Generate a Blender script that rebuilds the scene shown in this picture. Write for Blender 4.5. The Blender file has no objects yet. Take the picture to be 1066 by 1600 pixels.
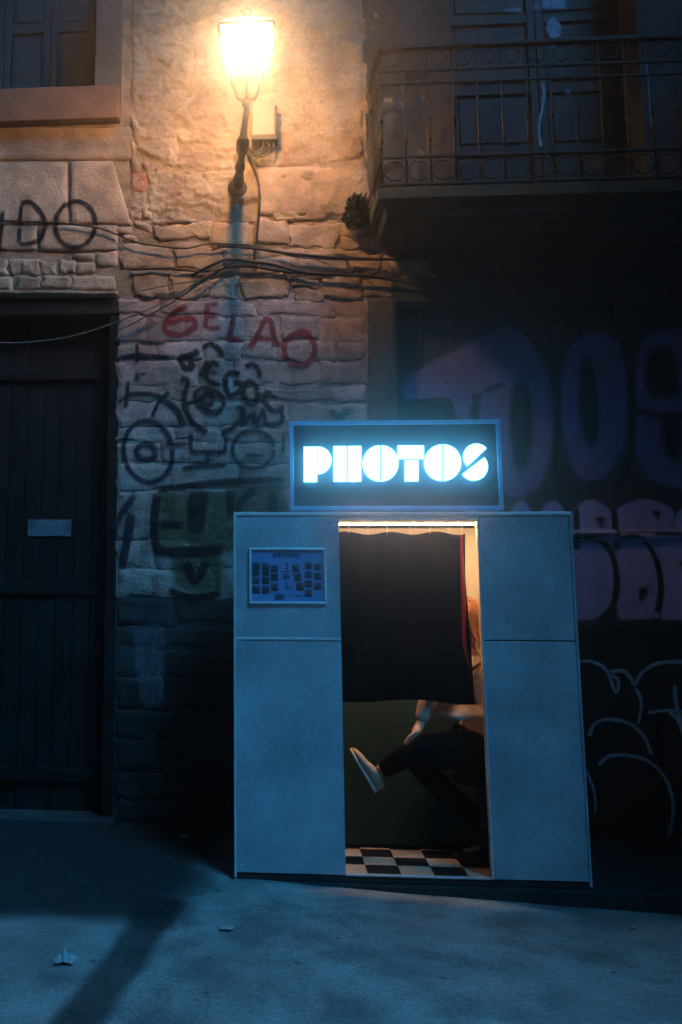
import bpy, bmesh, math, random
from mathutils import Vector, Matrix, noise
from mathutils.bvhtree import BVHTree

random.seed(7)
S = bpy.context.scene
COL = S.collection

# ------------------------------------------------------------------ camera
CAM = Vector((-0.084, -5.7575, 1.5028)); YAW, PITCH, ROLL = -0.0846, 0.1681, -0.0051
FPX, PPX, PPY = 1592.2, 533 - 239.8, 800 - 144.6        # in pixels of the 1066 x 1600 photograph
FWD = Vector((math.sin(YAW)*math.cos(PITCH), math.cos(YAW)*math.cos(PITCH), math.sin(PITCH)))
RGT = Vector((math.cos(YAW), -math.sin(YAW), 0)); DWN = FWD.cross(RGT)
RGT, DWN = RGT*math.cos(ROLL) + DWN*math.sin(ROLL), -RGT*math.sin(ROLL) + DWN*math.cos(ROLL)
cd = bpy.data.cameras.new('camera'); cam = bpy.data.objects.new('camera', cd); COL.objects.link(cam)
m3 = Matrix((RGT, -DWN, -FWD)).transposed()
cam.matrix_world = Matrix.Translation(CAM) @ m3.to_4x4()
cd.sensor_width = 36; cd.sensor_fit = 'AUTO'; cd.lens = 36*FPX/1600
cd.shift_x = 239.8/1600; cd.shift_y = -144.6/1600; cd.clip_end = 500; cd.clip_start = 0.05
S.camera = cam

# ------------------------------------------------------------------ night sky, moon-blue key, exposure
SUN_EL, SUN_AZ = math.radians(50), math.radians(40)       # azimuth: 0 = straight at the wall, negative = from the left
world = bpy.data.worlds.new('World'); S.world = world; world.use_nodes = True
nt = world.node_tree; nt.nodes.clear()
sky = nt.nodes.new('ShaderNodeTexSky'); sky.sky_type = 'NISHITA'; sky.sun_disc = False
sky.sun_elevation = SUN_EL; sky.sun_rotation = math.pi - SUN_AZ
bg = nt.nodes.new('ShaderNodeBackground'); bg.inputs['Strength'].default_value = 0.0035
wo = nt.nodes.new('ShaderNodeOutputWorld')
nt.links.new(sky.outputs[0], bg.inputs[0]); nt.links.new(bg.outputs[0], wo.inputs[0])
sl = bpy.data.lights.new('moon', 'SUN'); sl.energy = 3.0; sl.angle = math.radians(22); sl.color = (0.055, 0.47, 1.0)
so = bpy.data.objects.new('moon', sl); COL.objects.link(so)
sd = Vector((math.sin(SUN_AZ)*math.cos(SUN_EL), -math.cos(SUN_AZ)*math.cos(SUN_EL), math.sin(SUN_EL)))  # towards the light
so.rotation_euler = sd.to_track_quat('Z', 'Y').to_euler(); so.location = (-4, -8, 12)
S.cycles.use_light_tree = False; S.cycles.adaptive_threshold = 0.02; S.cycles.max_bounces = 6; S.cycles.diffuse_bounces = 3; S.cycles.glossy_bounces = 2; S.cycles.transparent_max_bounces = 24; S.cycles.volume_bounces = 0
S.view_settings.view_transform = 'Standard'; S.view_settings.look = 'None'
S.view_settings.exposure = 0; S.view_settings.gamma = 1; S.view_settings.use_curve_mapping = False

# ------------------------------------------------------------------ measuring helpers
D = 1.10                                                   # the building's wall face
def ray(u, v):
    return RGT*((u-PPX)/FPX) + DWN*((v-PPY)/FPX) + FWD
def at(u, v, Y):
    r = ray(u, v); return CAM + r*((Y-CAM.y)/r.y)
def ground_z(x, y=0):
    t = x + 0.31
    return -0.048*max(0.0, t)*min(1.0, max(0.0, t)/0.4) if t < 0.4 else -0.048*t
def at_ground(u, v):
    r = ray(u, v); z = 0.0
    for _ in range(6):
        p = CAM + r*((z-CAM.z)/r.z); z = ground_z(p.x, p.y)
    return Vector((p.x, p.y, z))

# ------------------------------------------------------------------ materials
MATS = {}
def mat(name, col, rough=0.8, metal=0.0, var=0.25, scale=6.0, bump=0.0, bscale=60.0, emit=None, estr=0.0, spec=0.4,
        col2=None, fine=0.0, objvar=0.0, sheen=0.0, fscale=None):
    m = bpy.data.materials.new(name); m.use_nodes = True; t = m.node_tree; N = t.nodes; L = t.links
    b = N['Principled BSDF']; b.inputs['Roughness'].default_value = rough; b.inputs['Metallic'].default_value = metal
    b.inputs['Specular IOR Level'].default_value = spec
    tc = N.new('ShaderNodeNewGeometry')
    nz = N.new('ShaderNodeTexNoise'); nz.inputs['Scale'].default_value = scale; nz.inputs['Detail'].default_value = 4
    nz.inputs['Roughness'].default_value = 0.62
    L.new(tc.outputs['Position'], nz.inputs['Vector'])
    cr = N.new('ShaderNodeValToRGB'); c = Vector(col[:3])
    c2 = Vector(col2) if col2 else c*(1-var)
    c1 = c if col2 else c*(1+var)
    cr.color_ramp.elements[0].position = 0.35; cr.color_ramp.elements[1].position = 0.66
    cr.color_ramp.elements[0].color = (*c2, 1); cr.color_ramp.elements[1].color = (*c1, 1)
    L.new(nz.outputs['Fac'], cr.inputs[0])
    out = cr.outputs[0]
    if fine or objvar:
        hs = N.new('ShaderNodeHueSaturation'); hs.inputs['Saturation'].default_value = 1
        L.new(out, hs.inputs['Color'])
        ad = N.new('ShaderNodeMath'); ad.operation = 'ADD'; ad.inputs[0].default_value = 1.0; ad.inputs[1].default_value = 0
        if fine:
            n2 = N.new('ShaderNodeTexNoise'); n2.inputs['Scale'].default_value = fscale or scale*14; n2.inputs['Detail'].default_value = 2
            L.new(tc.outputs['Position'], n2.inputs['Vector'])
            mm = N.new('ShaderNodeMapRange'); mm.inputs['From Min'].default_value = .3; mm.inputs['From Max'].default_value = .7
            mm.inputs['To Min'].default_value = 1-fine; mm.inputs['To Max'].default_value = 1+fine
            L.new(n2.outputs['Fac'], mm.inputs['Value']); L.new(mm.outputs[0], ad.inputs[0])
        if objvar:
            oi = N.new('ShaderNodeObjectInfo'); mr = N.new('ShaderNodeMapRange')
            mr.inputs['To Min'].default_value = -objvar; mr.inputs['To Max'].default_value = objvar
            L.new(oi.outputs['Random'], mr.inputs['Value']); L.new(mr.outputs[0], ad.inputs[1])
        L.new(ad.outputs[0], hs.inputs['Value']); out = hs.outputs[0]
    L.new(out, b.inputs['Base Color'])
    if bump:
        n3 = N.new('ShaderNodeTexNoise'); n3.inputs['Scale'].default_value = bscale; n3.inputs['Detail'].default_value = 4
        n3.inputs['Roughness'].default_value = 0.6
        L.new(tc.outputs['Position'], n3.inputs['Vector'])
        bp = N.new('ShaderNodeBump'); bp.inputs['Strength'].default_value = bump; bp.inputs['Distance'].default_value = 0.01
        L.new(n3.outputs['Fac'], bp.inputs['Height']); L.new(bp.outputs[0], b.inputs['Normal'])
        # roughness break-up
        rr = N.new('ShaderNodeMapRange'); rr.inputs['To Min'].default_value = max(0, rough-.15); rr.inputs['To Max'].default_value = min(1, rough+.15)
        L.new(nz.outputs['Fac'], rr.inputs['Value']); L.new(rr.outputs[0], b.inputs['Roughness'])
    if emit:
        b.inputs['Emission Color'].default_value = (*emit, 1); b.inputs['Emission Strength'].default_value = estr
    if sheen: b.inputs['Sheen Weight'].default_value = sheen
    MATS[name] = m
    return m

def paint(name, col, dens=0.9, rough=0.7, lo=.45):
    """spray paint: soft edge carried by the 'cover' attribute of the sprayed ribbon"""
    m = mat(name, col, rough, var=0.15, scale=8, spec=0.3); t = m.node_tree; N = t.nodes; L = t.links
    a = N.new('ShaderNodeAttribute'); a.attribute_name = 'cover'
    nz = N.new('ShaderNodeTexNoise'); nz.inputs['Scale'].default_value = 45; nz.inputs['Detail'].default_value = 5
    g = N.new('ShaderNodeNewGeometry'); L.new(g.outputs['Position'], nz.inputs['Vector'])
    mr = N.new('ShaderNodeMapRange'); mr.inputs['From Min'].default_value = .32; mr.inputs['From Max'].default_value = .58
    mr.inputs['To Min'].default_value = dens*lo; mr.inputs['To Max'].default_value = dens
    L.new(nz.outputs['Fac'], mr.inputs['Value'])
    mu = N.new('ShaderNodeMath'); mu.operation = 'MULTIPLY'; L.new(a.outputs['Fac'], mu.inputs[0]); L.new(mr.outputs[0], mu.inputs[1])
    L.new(mu.outputs[0], N['Principled BSDF'].inputs['Alpha'])
    return m

STONE = mat('sandstone', (0.46, 0.315, 0.22), .9, var=.34, scale=7, bump=.8, bscale=38, fine=.16, objvar=.12, spec=.2)
PLAST = mat('old_lime_plaster', (0.46, 0.35, 0.25), .9, col2=(.25, .165, .115), scale=4.2, bump=.9, bscale=34, fine=.2, spec=.2)
LIME = mat('limewashed_stone', (0.45, 0.315, 0.275), .9, var=.4, scale=6, bump=.9, bscale=40, fine=.18, objvar=.12, spec=.2)
DADO = mat('dark_stone', (0.035, 0.04, 0.042), .75, var=.5, scale=4, bump=.5, bscale=40, fine=.2, objvar=.006, spec=.3)
MORT = mat('mortar', (0.33, 0.23, 0.16), .95, var=.4, scale=9, bump=.8, bscale=50, spec=.1)
JAMB = mat('jamb_render', (0.10, 0.095, 0.09), .85, var=.35, scale=4, bump=.4, bscale=45, fine=.12, spec=.25)
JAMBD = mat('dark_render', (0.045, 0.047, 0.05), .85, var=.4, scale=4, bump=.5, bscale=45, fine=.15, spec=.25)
BRICK = mat('red_brick', (0.42, 0.14, 0.075), .9, var=.2, scale=20, bump=.5)
WOODT = mat('teal_painted_wood', (0.016, 0.05, 0.058), .6, var=.4, scale=7, bump=.3, bscale=50, fine=.1, spec=.4)
WOODD = mat('dark_door_wood', (0.008, 0.009, 0.009), .6, var=.5, scale=5, bump=.3, bscale=60, objvar=.004, spec=.3)
GATE = mat('gate_paint', (0.024, 0.025, 0.034), .55, var=.35, scale=4, bump=.25, bscale=60, objvar=.004, spec=.4)
BALCW = mat('balcony_door_wood', (0.012, 0.02, 0.024), .6, var=.5, scale=6, bump=.3, bscale=40, spec=.4)
PEEL = mat('peeling_blue_paint', (0.12, 0.26, 0.42), .6, var=.3, scale=20, bump=.4)
IRON = mat('wrought_iron', (0.018, 0.017, 0.016), .5, metal=.4, var=.4, scale=25, bump=.3, bscale=120, spec=.4)
SLAB = mat('mossy_balcony_stone', (0.045, 0.055, 0.045), .9, var=.4, scale=6, bump=.6, bscale=35, spec=.2)
ASPH = mat('asphalt', (0.34, 0.34, 0.33), .75, col2=(.2, .2, .195), scale=1.6, bump=.9, bscale=75, fine=.3, fscale=60, spec=.35)
_t = ASPH.node_tree; _N = _t.nodes; _L = _t.links                     # dark speckle of stone chips, gum and drips
_g = _N.new('ShaderNodeNewGeometry'); _v = _N.new('ShaderNodeTexVoronoi'); _v.inputs['Scale'].default_value = 5.5; _L.new(_g.outputs['Position'], _v.inputs['Vector'])
_r = _N.new('ShaderNodeMapRange'); _r.inputs['From Min'].default_value = .06; _r.inputs['From Max'].default_value = .10; _r.inputs['To Min'].default_value = .45; _r.inputs['To Max'].default_value = 1
_L.new(_v.outputs['Distance'], _r.inputs['Value'])
_n = _N.new('ShaderNodeTexNoise'); _n.inputs['Scale'].default_value = 3.1; _n.inputs['Detail'].default_value = 5; _n.inputs['Roughness'].default_value = .75; _L.new(_g.outputs['Position'], _n.inputs['Vector'])
_r2 = _N.new('ShaderNodeMapRange'); _r2.inputs['From Min'].default_value = .38; _r2.inputs['From Max'].default_value = .56; _r2.inputs['To Min'].default_value = .72; _r2.inputs['To Max'].default_value = 1.1
_L.new(_n.outputs['Fac'], _r2.inputs['Value'])
_mu = _N.new('ShaderNodeMath'); _mu.operation = 'MULTIPLY'; _L.new(_r.outputs[0], _mu.inputs[0]); _L.new(_r2.outputs[0], _mu.inputs[1])
_h = _N.new('ShaderNodeHueSaturation'); _src = _N['Principled BSDF'].inputs['Base Color'].links[0].from_socket
_L.new(_src, _h.inputs['Color']); _L.new(_mu.outputs[0], _h.inputs['Value']); _L.new(_h.outputs[0], _N['Principled BSDF'].inputs['Base Color'])
ASPHD = mat('dark_asphalt_patch', (0.016, 0.016, 0.017), .8, var=.4, scale=5, bump=.5, bscale=120, fine=.3, spec=.25)
CONC = mat('kerb_concrete', (0.035, 0.035, 0.035), .85, var=.4, scale=5, bump=.5, bscale=80, fine=.15, spec=.3)
ALU = mat('speckled_sheet_metal', (0.52, 0.63, 0.70), .5, metal=.5, var=.2, scale=2.4, bump=.06, bscale=160, fine=.09, spec=.5)
_t = ALU.node_tree; _N = _t.nodes; _L = _t.links                      # chips and scratches that show bare metal, and drip stains
_g = _N.new('ShaderNodeNewGeometry'); _mp = _N.new('ShaderNodeMapping'); _mp.inputs['Scale'].default_value = (3, 3, 1.2); _L.new(_g.outputs['Position'], _mp.inputs['Vector'])
_n = _N.new('ShaderNodeTexNoise'); _n.inputs['Scale'].default_value = 1.6; _n.inputs['Detail'].default_value = 5; _L.new(_mp.outputs[0], _n.inputs['Vector'])
_r = _N.new('ShaderNodeMapRange'); _r.inputs['From Min'].default_value = .36; _r.inputs['From Max'].default_value = .52; _r.inputs['To Min'].default_value = .93; _r.inputs['To Max'].default_value = 1.02; _L.new(_n.outputs['Fac'], _r.inputs['Value'])
_v = _N.new('ShaderNodeTexVoronoi'); _v.inputs['Scale'].default_value = 26; _L.new(_g.outputs['Position'], _v.inputs['Vector'])
_r2 = _N.new('ShaderNodeMapRange'); _r2.inputs['From Min'].default_value = .05; _r2.inputs['From Max'].default_value = .10; _r2.inputs['To Min'].default_value = 1.5; _r2.inputs['To Max'].default_value = 1; _L.new(_v.outputs['Distance'], _r2.inputs['Value'])
_mu = _N.new('ShaderNodeMath'); _mu.operation = 'MULTIPLY'; _L.new(_r.outputs[0], _mu.inputs[0]); _L.new(_r2.outputs[0], _mu.inputs[1])
_h = _N.new('ShaderNodeHueSaturation'); _src = _N['Principled BSDF'].inputs['Base Color'].links[0].from_socket
_L.new(_src, _h.inputs['Color']); _L.new(_mu.outputs[0], _h.inputs['Value']); _L.new(_h.outputs[0], _N['Principled BSDF'].inputs['Base Color'])
ALUF = mat('aluminium_trim', (0.85, 0.86, 0.87), .4, metal=.35, var=.1, scale=14, bump=.05, bscale=150)
SIGNB = mat('sign_face', (0.05, 0.055, 0.065), .35, var=.2, scale=10, spec=.5)
SIGNF = mat('sign_frame_paint', (0.30, 0.48, 0.72), .4, var=.1, scale=15, spec=.5)
LETTER = mat('lit_letter', (0.8, 0.8, 0.8), .5, emit=(0.12, 0.58, 1.0), estr=11.0)
CREAM = mat('cream_laminate', (0.72, 0.62, 0.48), .6, var=.06, scale=5)
SHADEB = mat('shaded_backdrop', (0.025, 0.066, 0.07), .8, var=.2, scale=5)
CREAMB = mat('cream_backdrop', (0.46, 0.42, 0.35), .8, var=.08, scale=5)
BLACKP = mat('black_interior_panel', (0.008, 0.008, 0.008), .6, var=.3, scale=8, spec=.2)
TILEL = mat('pale_floor_tile', (0.62, 0.45, 0.32), .45, var=.15, scale=12)
TILED = mat('black_floor_tile', (0.02, 0.02, 0.02), .4, var=.3, scale=12)
CURT = mat('blackout_velvet', (0.008, 0.005, 0.005), .95, var=.3, scale=20, bump=.3, bscale=200, spec=.02)
BOOTHL = mat('booth_lamp_diffuser', (.8, .8, .8), .5, emit=(1.0, 0.60, 0.30), estr=44.0)
BULB = mat('lamp_bulb', (.8, .8, .8), .5, emit=(1.0, 0.56, 0.26), estr=720.0)
LENAM = mat('white_enamel_cap', (.7, .66, .6), .4, var=.1, scale=12)
LGLASS = bpy.data.materials.new('dusty_lantern_glass'); LGLASS.use_nodes = True; _t = LGLASS.node_tree; _t.nodes.clear()
_o = _t.nodes.new('ShaderNodeOutputMaterial'); _m = _t.nodes.new('ShaderNodeMixShader'); _m.inputs[0].default_value = .36
_a = _t.nodes.new('ShaderNodeBsdfTransparent'); _b = _t.nodes.new('ShaderNodeBsdfTranslucent'); _b.inputs[0].default_value = (.9, .85, .75, 1)
_t.links.new(_a.outputs[0], _m.inputs[1]); _t.links.new(_b.outputs[0], _m.inputs[2]); _t.links.new(_m.outputs[0], _o.inputs[0])
LIRON = mat('lamp_iron', (0.05, 0.042, 0.036), .55, metal=.2, var=.3, scale=25, bump=.2)
BOXW = mat('grey_plastic_box', (0.30, 0.25, 0.20), .5, var=.1, scale=12)
RUBBER = mat('black_cable', (0.012, 0.012, 0.013), .6, var=.3, scale=30)
CABLEG = mat('grey_cable', (0.2, 0.18, 0.16), .6, var=.3, scale=30)
LEAF = mat('weed_leaf', (0.03, 0.055, 0.016), .7, var=.4, scale=30)
PAPER = mat('litter_paper', (0.36, 0.36, 0.36), .8, var=.1, scale=20)
POSTP = mat('poster_paper', (0.15, 0.33, 0.62), .3, var=.05, scale=10, spec=.5)
INK = mat('poster_ink', (0.035, 0.035, 0.05), .5, var=.4, scale=60)
PRT1 = mat('print_grey', (0.10, 0.13, 0.19), .4, var=.4, scale=60)
PRT2 = mat('print_dark', (0.06, 0.08, 0.12), .4, var=.5, scale=60)
SKIN = mat('skin', (0.60, 0.33, 0.22), .55, var=.12, scale=20)
HAIR = mat('auburn_hair', (0.30, 0.10, 0.035), .5, var=.5, scale=60)
BLOUSE = mat('blush_blouse', (0.50, 0.37, 0.30), .8, var=.15, scale=14, bump=.3, bscale=90)
DENIM = mat('black_trousers', (0.006, 0.006, 0.007), .9, var=.3, scale=20, bump=.3, spec=.1)
SHOE = mat('pale_sneaker', (0.50, 0.36, 0.26), .7, var=.2, scale=30)
SOLE = mat('white_sole', (0.6, 0.55, 0.5), .6, var=.1, scale=30)
STRAP = mat('black_strap', (0.01, 0.01, 0.01), .7)
GLASSD = mat('dark_glass', (0.01, 0.014, 0.018), .12, var=.3, scale=5, spec=.6)
# translucent red velvet for the unlined hem of the curtain
HEM = mat('red_velvet_edge', (0.32, 0.02, 0.03), .9, var=.3, scale=20)
_t = HEM.node_tree; _tr = _t.nodes.new('ShaderNodeBsdfTranslucent'); _tr.inputs[0].default_value = (.45, .03, .05, 1)
_mx = _t.nodes.new('ShaderNodeMixShader'); _mx.inputs[0].default_value = .5
_t.links.new(_t.nodes['Principled BSDF'].outputs[0], _mx.inputs[1]); _t.links.new(_tr.outputs[0], _mx.inputs[2])
_t.links.new(_mx.outputs[0], _t.nodes['Material Output'].inputs[0])
P_BLACK = paint('black_spray', (0.014, 0.014, 0.017), .97, lo=.75)
P_RED = paint('red_spray', (0.30, 0.025, 0.04), .9, lo=.6)
P_TEAL = paint('dark_blue_spray', (0.018, 0.03, 0.045), .95, lo=.7)
P_YEL = paint('mustard_spray', (0.12, 0.105, 0.035), .75)
P_PUR = paint('violet_spray', (0.22, 0.19, 0.48), .95, lo=.85)
P_PUR2 = paint('lilac_spray', (0.46, 0.44, 0.86), .98, lo=.9)
P_BLUE = paint('pale_blue_spray', (0.30, 0.66, 0.95), .95, lo=.7)
P_PALE = paint('pale_grey_spray', (0.4, 0.42, 0.45), .7)
P_GREY = paint('grey_overpaint', (0.22, 0.22, 0.25), .6)

# ------------------------------------------------------------------ object helpers
def tag(o, label, cat, group=None):
    o['label'] = label; o['category'] = cat
    if group: o['group'] = group
    return o
WL = {}
def link(o, parent, w):
    COL.objects.link(o); o.location = w; WL[o.name] = Vector(w)
    if parent:
        o.parent = parent; o.location = Vector(w) - WL[parent.name]
    return o
def root(name, loc, label, cat, group=None):
    o = bpy.data.objects.new(name, None); o.empty_display_size = .1
    link(o, None, Vector(loc)); return tag(o, label, cat, group)
def mesh(name, V, F, m, parent=None, smooth=False, attrs=None):
    V = [Vector(v) for v in V]
    lo = Vector((min(v.x for v in V), min(v.y for v in V), min(v.z for v in V)))
    hi = Vector((max(v.x for v in V), max(v.y for v in V), max(v.z for v in V)))
    o0 = Vector(((lo.x+hi.x)/2, (lo.y+hi.y)/2, lo.z))
    me = bpy.data.meshes.new(name); me.from_pydata([v-o0 for v in V], [], F); me.materials.append(m)
    if smooth: me.polygons.foreach_set('use_smooth', [True]*len(me.polygons))
    if attrs:
        a = me.attributes.new('cover', 'FLOAT', 'POINT'); a.data.foreach_set('value', attrs)
    me.update()
    return link(bpy.data.objects.new(name, me), parent, o0)
def dup(o, parent, w):
    c = o.copy(); return link(c, parent, Vector(w))
class MB:
    def __init__(s): s.v = []; s.f = []
    def add(s, V, F):
        k = len(s.v); s.v += [Vector(v) for v in V]; s.f += [tuple(i+k for i in f) for f in F]; return s
    def box(s, a, b, bev=0.0):
        a = Vector(a); b = Vector(b)
        x0, x1 = sorted((a.x, b.x)); y0, y1 = sorted((a.y, b.y)); z0, z1 = sorted((a.z, b.z))
        if bev <= 0:
            V = [(x0,y0,z0),(x1,y0,z0),(x1,y1,z0),(x0,y1,z0),(x0,y0,z1),(x1,y0,z1),(x1,y1,z1),(x0,y1,z1)]
            return s.add(V, [(0,3,2,1),(4,5,6,7),(0,1,5,4),(1,2,6,5),(2,3,7,6),(3,0,4,7)])
        bm = bmesh.new(); bmesh.ops.create_cube(bm, size=1)
        for v in bm.verts:
            v.co = Vector(((x0+x1)/2+v.co.x*(x1-x0), (y0+y1)/2+v.co.y*(y1-y0), (z0+z1)/2+v.co.z*(z1-z0)))
        bev = min(bev, .49*min(x1-x0, y1-y0, z1-z0))
        bmesh.ops.bevel(bm, geom=bm.edges[:], offset=bev, segments=2, affect='EDGES', profile=.5)
        bm.verts.index_update()
        s.add([v.co.copy() for v in bm.verts], [tuple(v.index for v in f.verts) for f in bm.faces]); bm.free(); return s
    def tube(s, pts, rad, n=8, caps=True):
        pts = [Vector(p) for p in pts]; R = rad if isinstance(rad, (list, tuple)) else [rad]*len(pts)
        k = len(s.v); ref = Vector((.31, .2, .93))
        for i, p in enumerate(pts):
            t = (pts[min(i+1, len(pts)-1)] - pts[max(i-1, 0)])
            t = t.normalized() if t.length > 1e-9 else Vector((0, 0, 1))
            if abs(t.dot(ref)) > .95: ref = Vector((1, .1, 0))
            a = t.cross(ref).normalized(); b = t.cross(a)
            for j in range(n):
                q = 2*math.pi*j/n; s.v.append(p + (a*math.cos(q) + b*math.sin(q))*R[i])
        for i in range(len(pts)-1):
            for j in range(n):
                s.f.append((k+i*n+j, k+i*n+(j+1) % n, k+(i+1)*n+(j+1) % n, k+(i+1)*n+j))
        if caps:
            s.f.append(tuple(k+j for j in range(n))[::-1]); s.f.append(tuple(k+(len(pts)-1)*n+j for j in range(n)))
        return s
    def prism(s, poly, a, b, swap=False):
        """poly in (x, z), extruded from y=a to y=b"""
        n = len(poly); V = [(x, a, z) for x, z in poly] + [(x, b, z) for x, z in poly]
        F = [tuple(range(n)), tuple(range(2*n-1, n-1, -1))] + [(i, n+i, n+(i+1) % n, (i+1) % n) for i in range(n)]
        return s.add(V, F)
    def build(s, name, m, parent=None, smooth=False): return mesh(name, s.v, s.f, m, parent, smooth)
def smooth_poly(pts, n=6, closed=False):
    pts = [Vector(p) for p in pts]; out = []; N = len(pts)
    rng = range(N) if closed else range(N-1)
    for i in rng:
        g = (lambda k: pts[k % N]) if closed else (lambda k: pts[min(max(k, 0), N-1)])
        p0, p1, p2, p3 = g(i-1), g(i), g(i+1), g(i+2)
        for j in range(n):
            t = j/n
            out.append(.5*((2*p1) + (p2-p0)*t + (2*p0-5*p1+4*p2-p3)*t*t + (3*p1-p0-3*p2+p3)*t*t*t))
    out.append(pts[0] if closed else pts[-1]); return out
def fbm(x, y, z=0.0, o=4): return noise.fractal(Vector((x, y, z)), 1.0, 2.0, o)

# ------------------------------------------------------------------ street
def sheet(name, x0, x1, y0, y1, nx, ny, m, dz=0.0, rough=0.0):
    V = []; F = []
    for j in range(ny+1):
        for i in range(nx+1):
            x = x0+(x1-x0)*i/nx; y = y0+(y1-y0)*j/ny
            V.append((x, y, ground_z(x, y)+dz+(rough*fbm(x*1.3, y*1.3, 3.1) if rough else 0)))
    for j in range(ny):
        for i in range(nx): a = j*(nx+1)+i; F.append((a, a+1, a+nx+2, a+nx+1))
    return mesh(name, V, F, m, None, True)
st = sheet('street', -6, 7, -9, 1.5, 130, 105, ASPH, 0, .006); st['kind'] = 'structure'
# shade painted on the street: strip from the doorway, apron before the door
SHADE = paint('painted_shade', (0.03, 0.03, 0.03), .93, .75, lo=.8)
ga, gb = at_ground(262, 1405), at_ground(100, 1640)
V = []; F = []; A_ = []; nseg = 40; cols_ = [-1, -.55, 0, .55, 1]
for i in range(nseg+1):
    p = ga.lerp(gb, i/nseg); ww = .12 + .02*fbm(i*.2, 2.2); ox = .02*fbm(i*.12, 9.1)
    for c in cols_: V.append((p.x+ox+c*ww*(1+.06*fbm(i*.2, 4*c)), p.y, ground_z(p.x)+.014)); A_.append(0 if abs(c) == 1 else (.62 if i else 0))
for i in range(nseg):
    for j in range(4): F.append((5*i+j, 5*i+j+1, 5*i+j+6, 5*i+j+5))
pt = mesh('shade_strip', V, F, SHADE, None, True, A_); pt['kind'] = 'structure'
V = []; F = []; A_ = []; pb = at_ground(252, 1440); nx_, ny_ = 50, 30
for j in range(ny_+1):
    for i in range(nx_+1):
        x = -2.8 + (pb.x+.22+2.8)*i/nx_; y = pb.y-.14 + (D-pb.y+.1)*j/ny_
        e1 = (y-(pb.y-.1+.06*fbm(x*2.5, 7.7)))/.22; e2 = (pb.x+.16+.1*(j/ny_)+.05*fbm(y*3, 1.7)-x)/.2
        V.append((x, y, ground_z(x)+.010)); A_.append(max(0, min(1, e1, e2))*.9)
for j in range(ny_):
    for i in range(nx_): a = j*(nx_+1)+i; F.append((a, a+1, a+nx_+2, a+nx_+1))
ap = mesh('shade_apron', V, F, SHADE, None, True, A_); ap['kind'] = 'structure'
# raised kerb the booth stands on, level while the street falls away to the right
kb = MB(); V = []; F = []
xs = [-.33+i*.12 for i in range(60)]
for i, x in enumerate(xs):
    e = -.012 + .012*fbm(x*2.3, 5.5)
    V += [(x, e, ground_z(x)-.05), (x, e, -.018), (x, e+.014, -.004), (x, D+.3, -.004)]
for i in range(len(xs)-1):
    for j in range(3): a = 4*i+j; F.append((a, a+4, a+5, a+1))
F.append((0, 1, 2, 3))
kerb = mesh('kerb', V, F, CONC); kerb['kind'] = 'structure'

# ------------------------------------------------------------------ the stone building
bw = root('stone_building', (0.3, D, 0), 'old stone townhouse facade with peeling plaster, graffiti and an iron balcony', 'building')
SURF = []                                                  # objects that spray paint can land on
ZT = 6.3
def xw(u, v=600): return at(u, v, D).x
X_DOOR = at(181, 900, D).x; X_GATE = at(621, 700, D).x
Z_LINT = at(180, 463, D).z; Z_GTOP = at(640, 470, D).z
# backing wall with real openings (door left, gate right, window upper left, balcony door upper right)
def wallpiece(x0, x1, z0, z1, y=D+.006, m=None):
    mb = MB(); mb.box((x0, y, z0), (x1, D+.75, z1)); o = mb.build('wall', m or MORT, bw); SURF.append(o); return o
X_WIN = at(147, 150, D).x; Z_WIN = at(147, 151, D).z
X_BD = at(668, 250, D).x; X_BD2 = at(1010, 250, D).x
ZDD = at(380, 925, D).z
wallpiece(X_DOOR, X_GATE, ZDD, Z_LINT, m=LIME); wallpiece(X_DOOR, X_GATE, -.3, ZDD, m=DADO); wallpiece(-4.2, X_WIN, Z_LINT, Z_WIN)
wallpiece(X_WIN, X_BD, Z_LINT, ZT); wallpiece(-4.2, -2.6, Z_WIN, ZT)
wallpiece(X_BD, 4.6, Z_GTOP, at(700, 320, D).z, D+.0, JAMBD); wallpiece(X_BD2, 4.6, at(700, 320, D).z, ZT, D, JAMBD)  # piece under the balcony is coloured dark for the balcony's shade
wallpiece(-4.2, -2.6, -.3, Z_LINT); wallpiece(3.9, 4.6, -.3, Z_GTOP)

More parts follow.
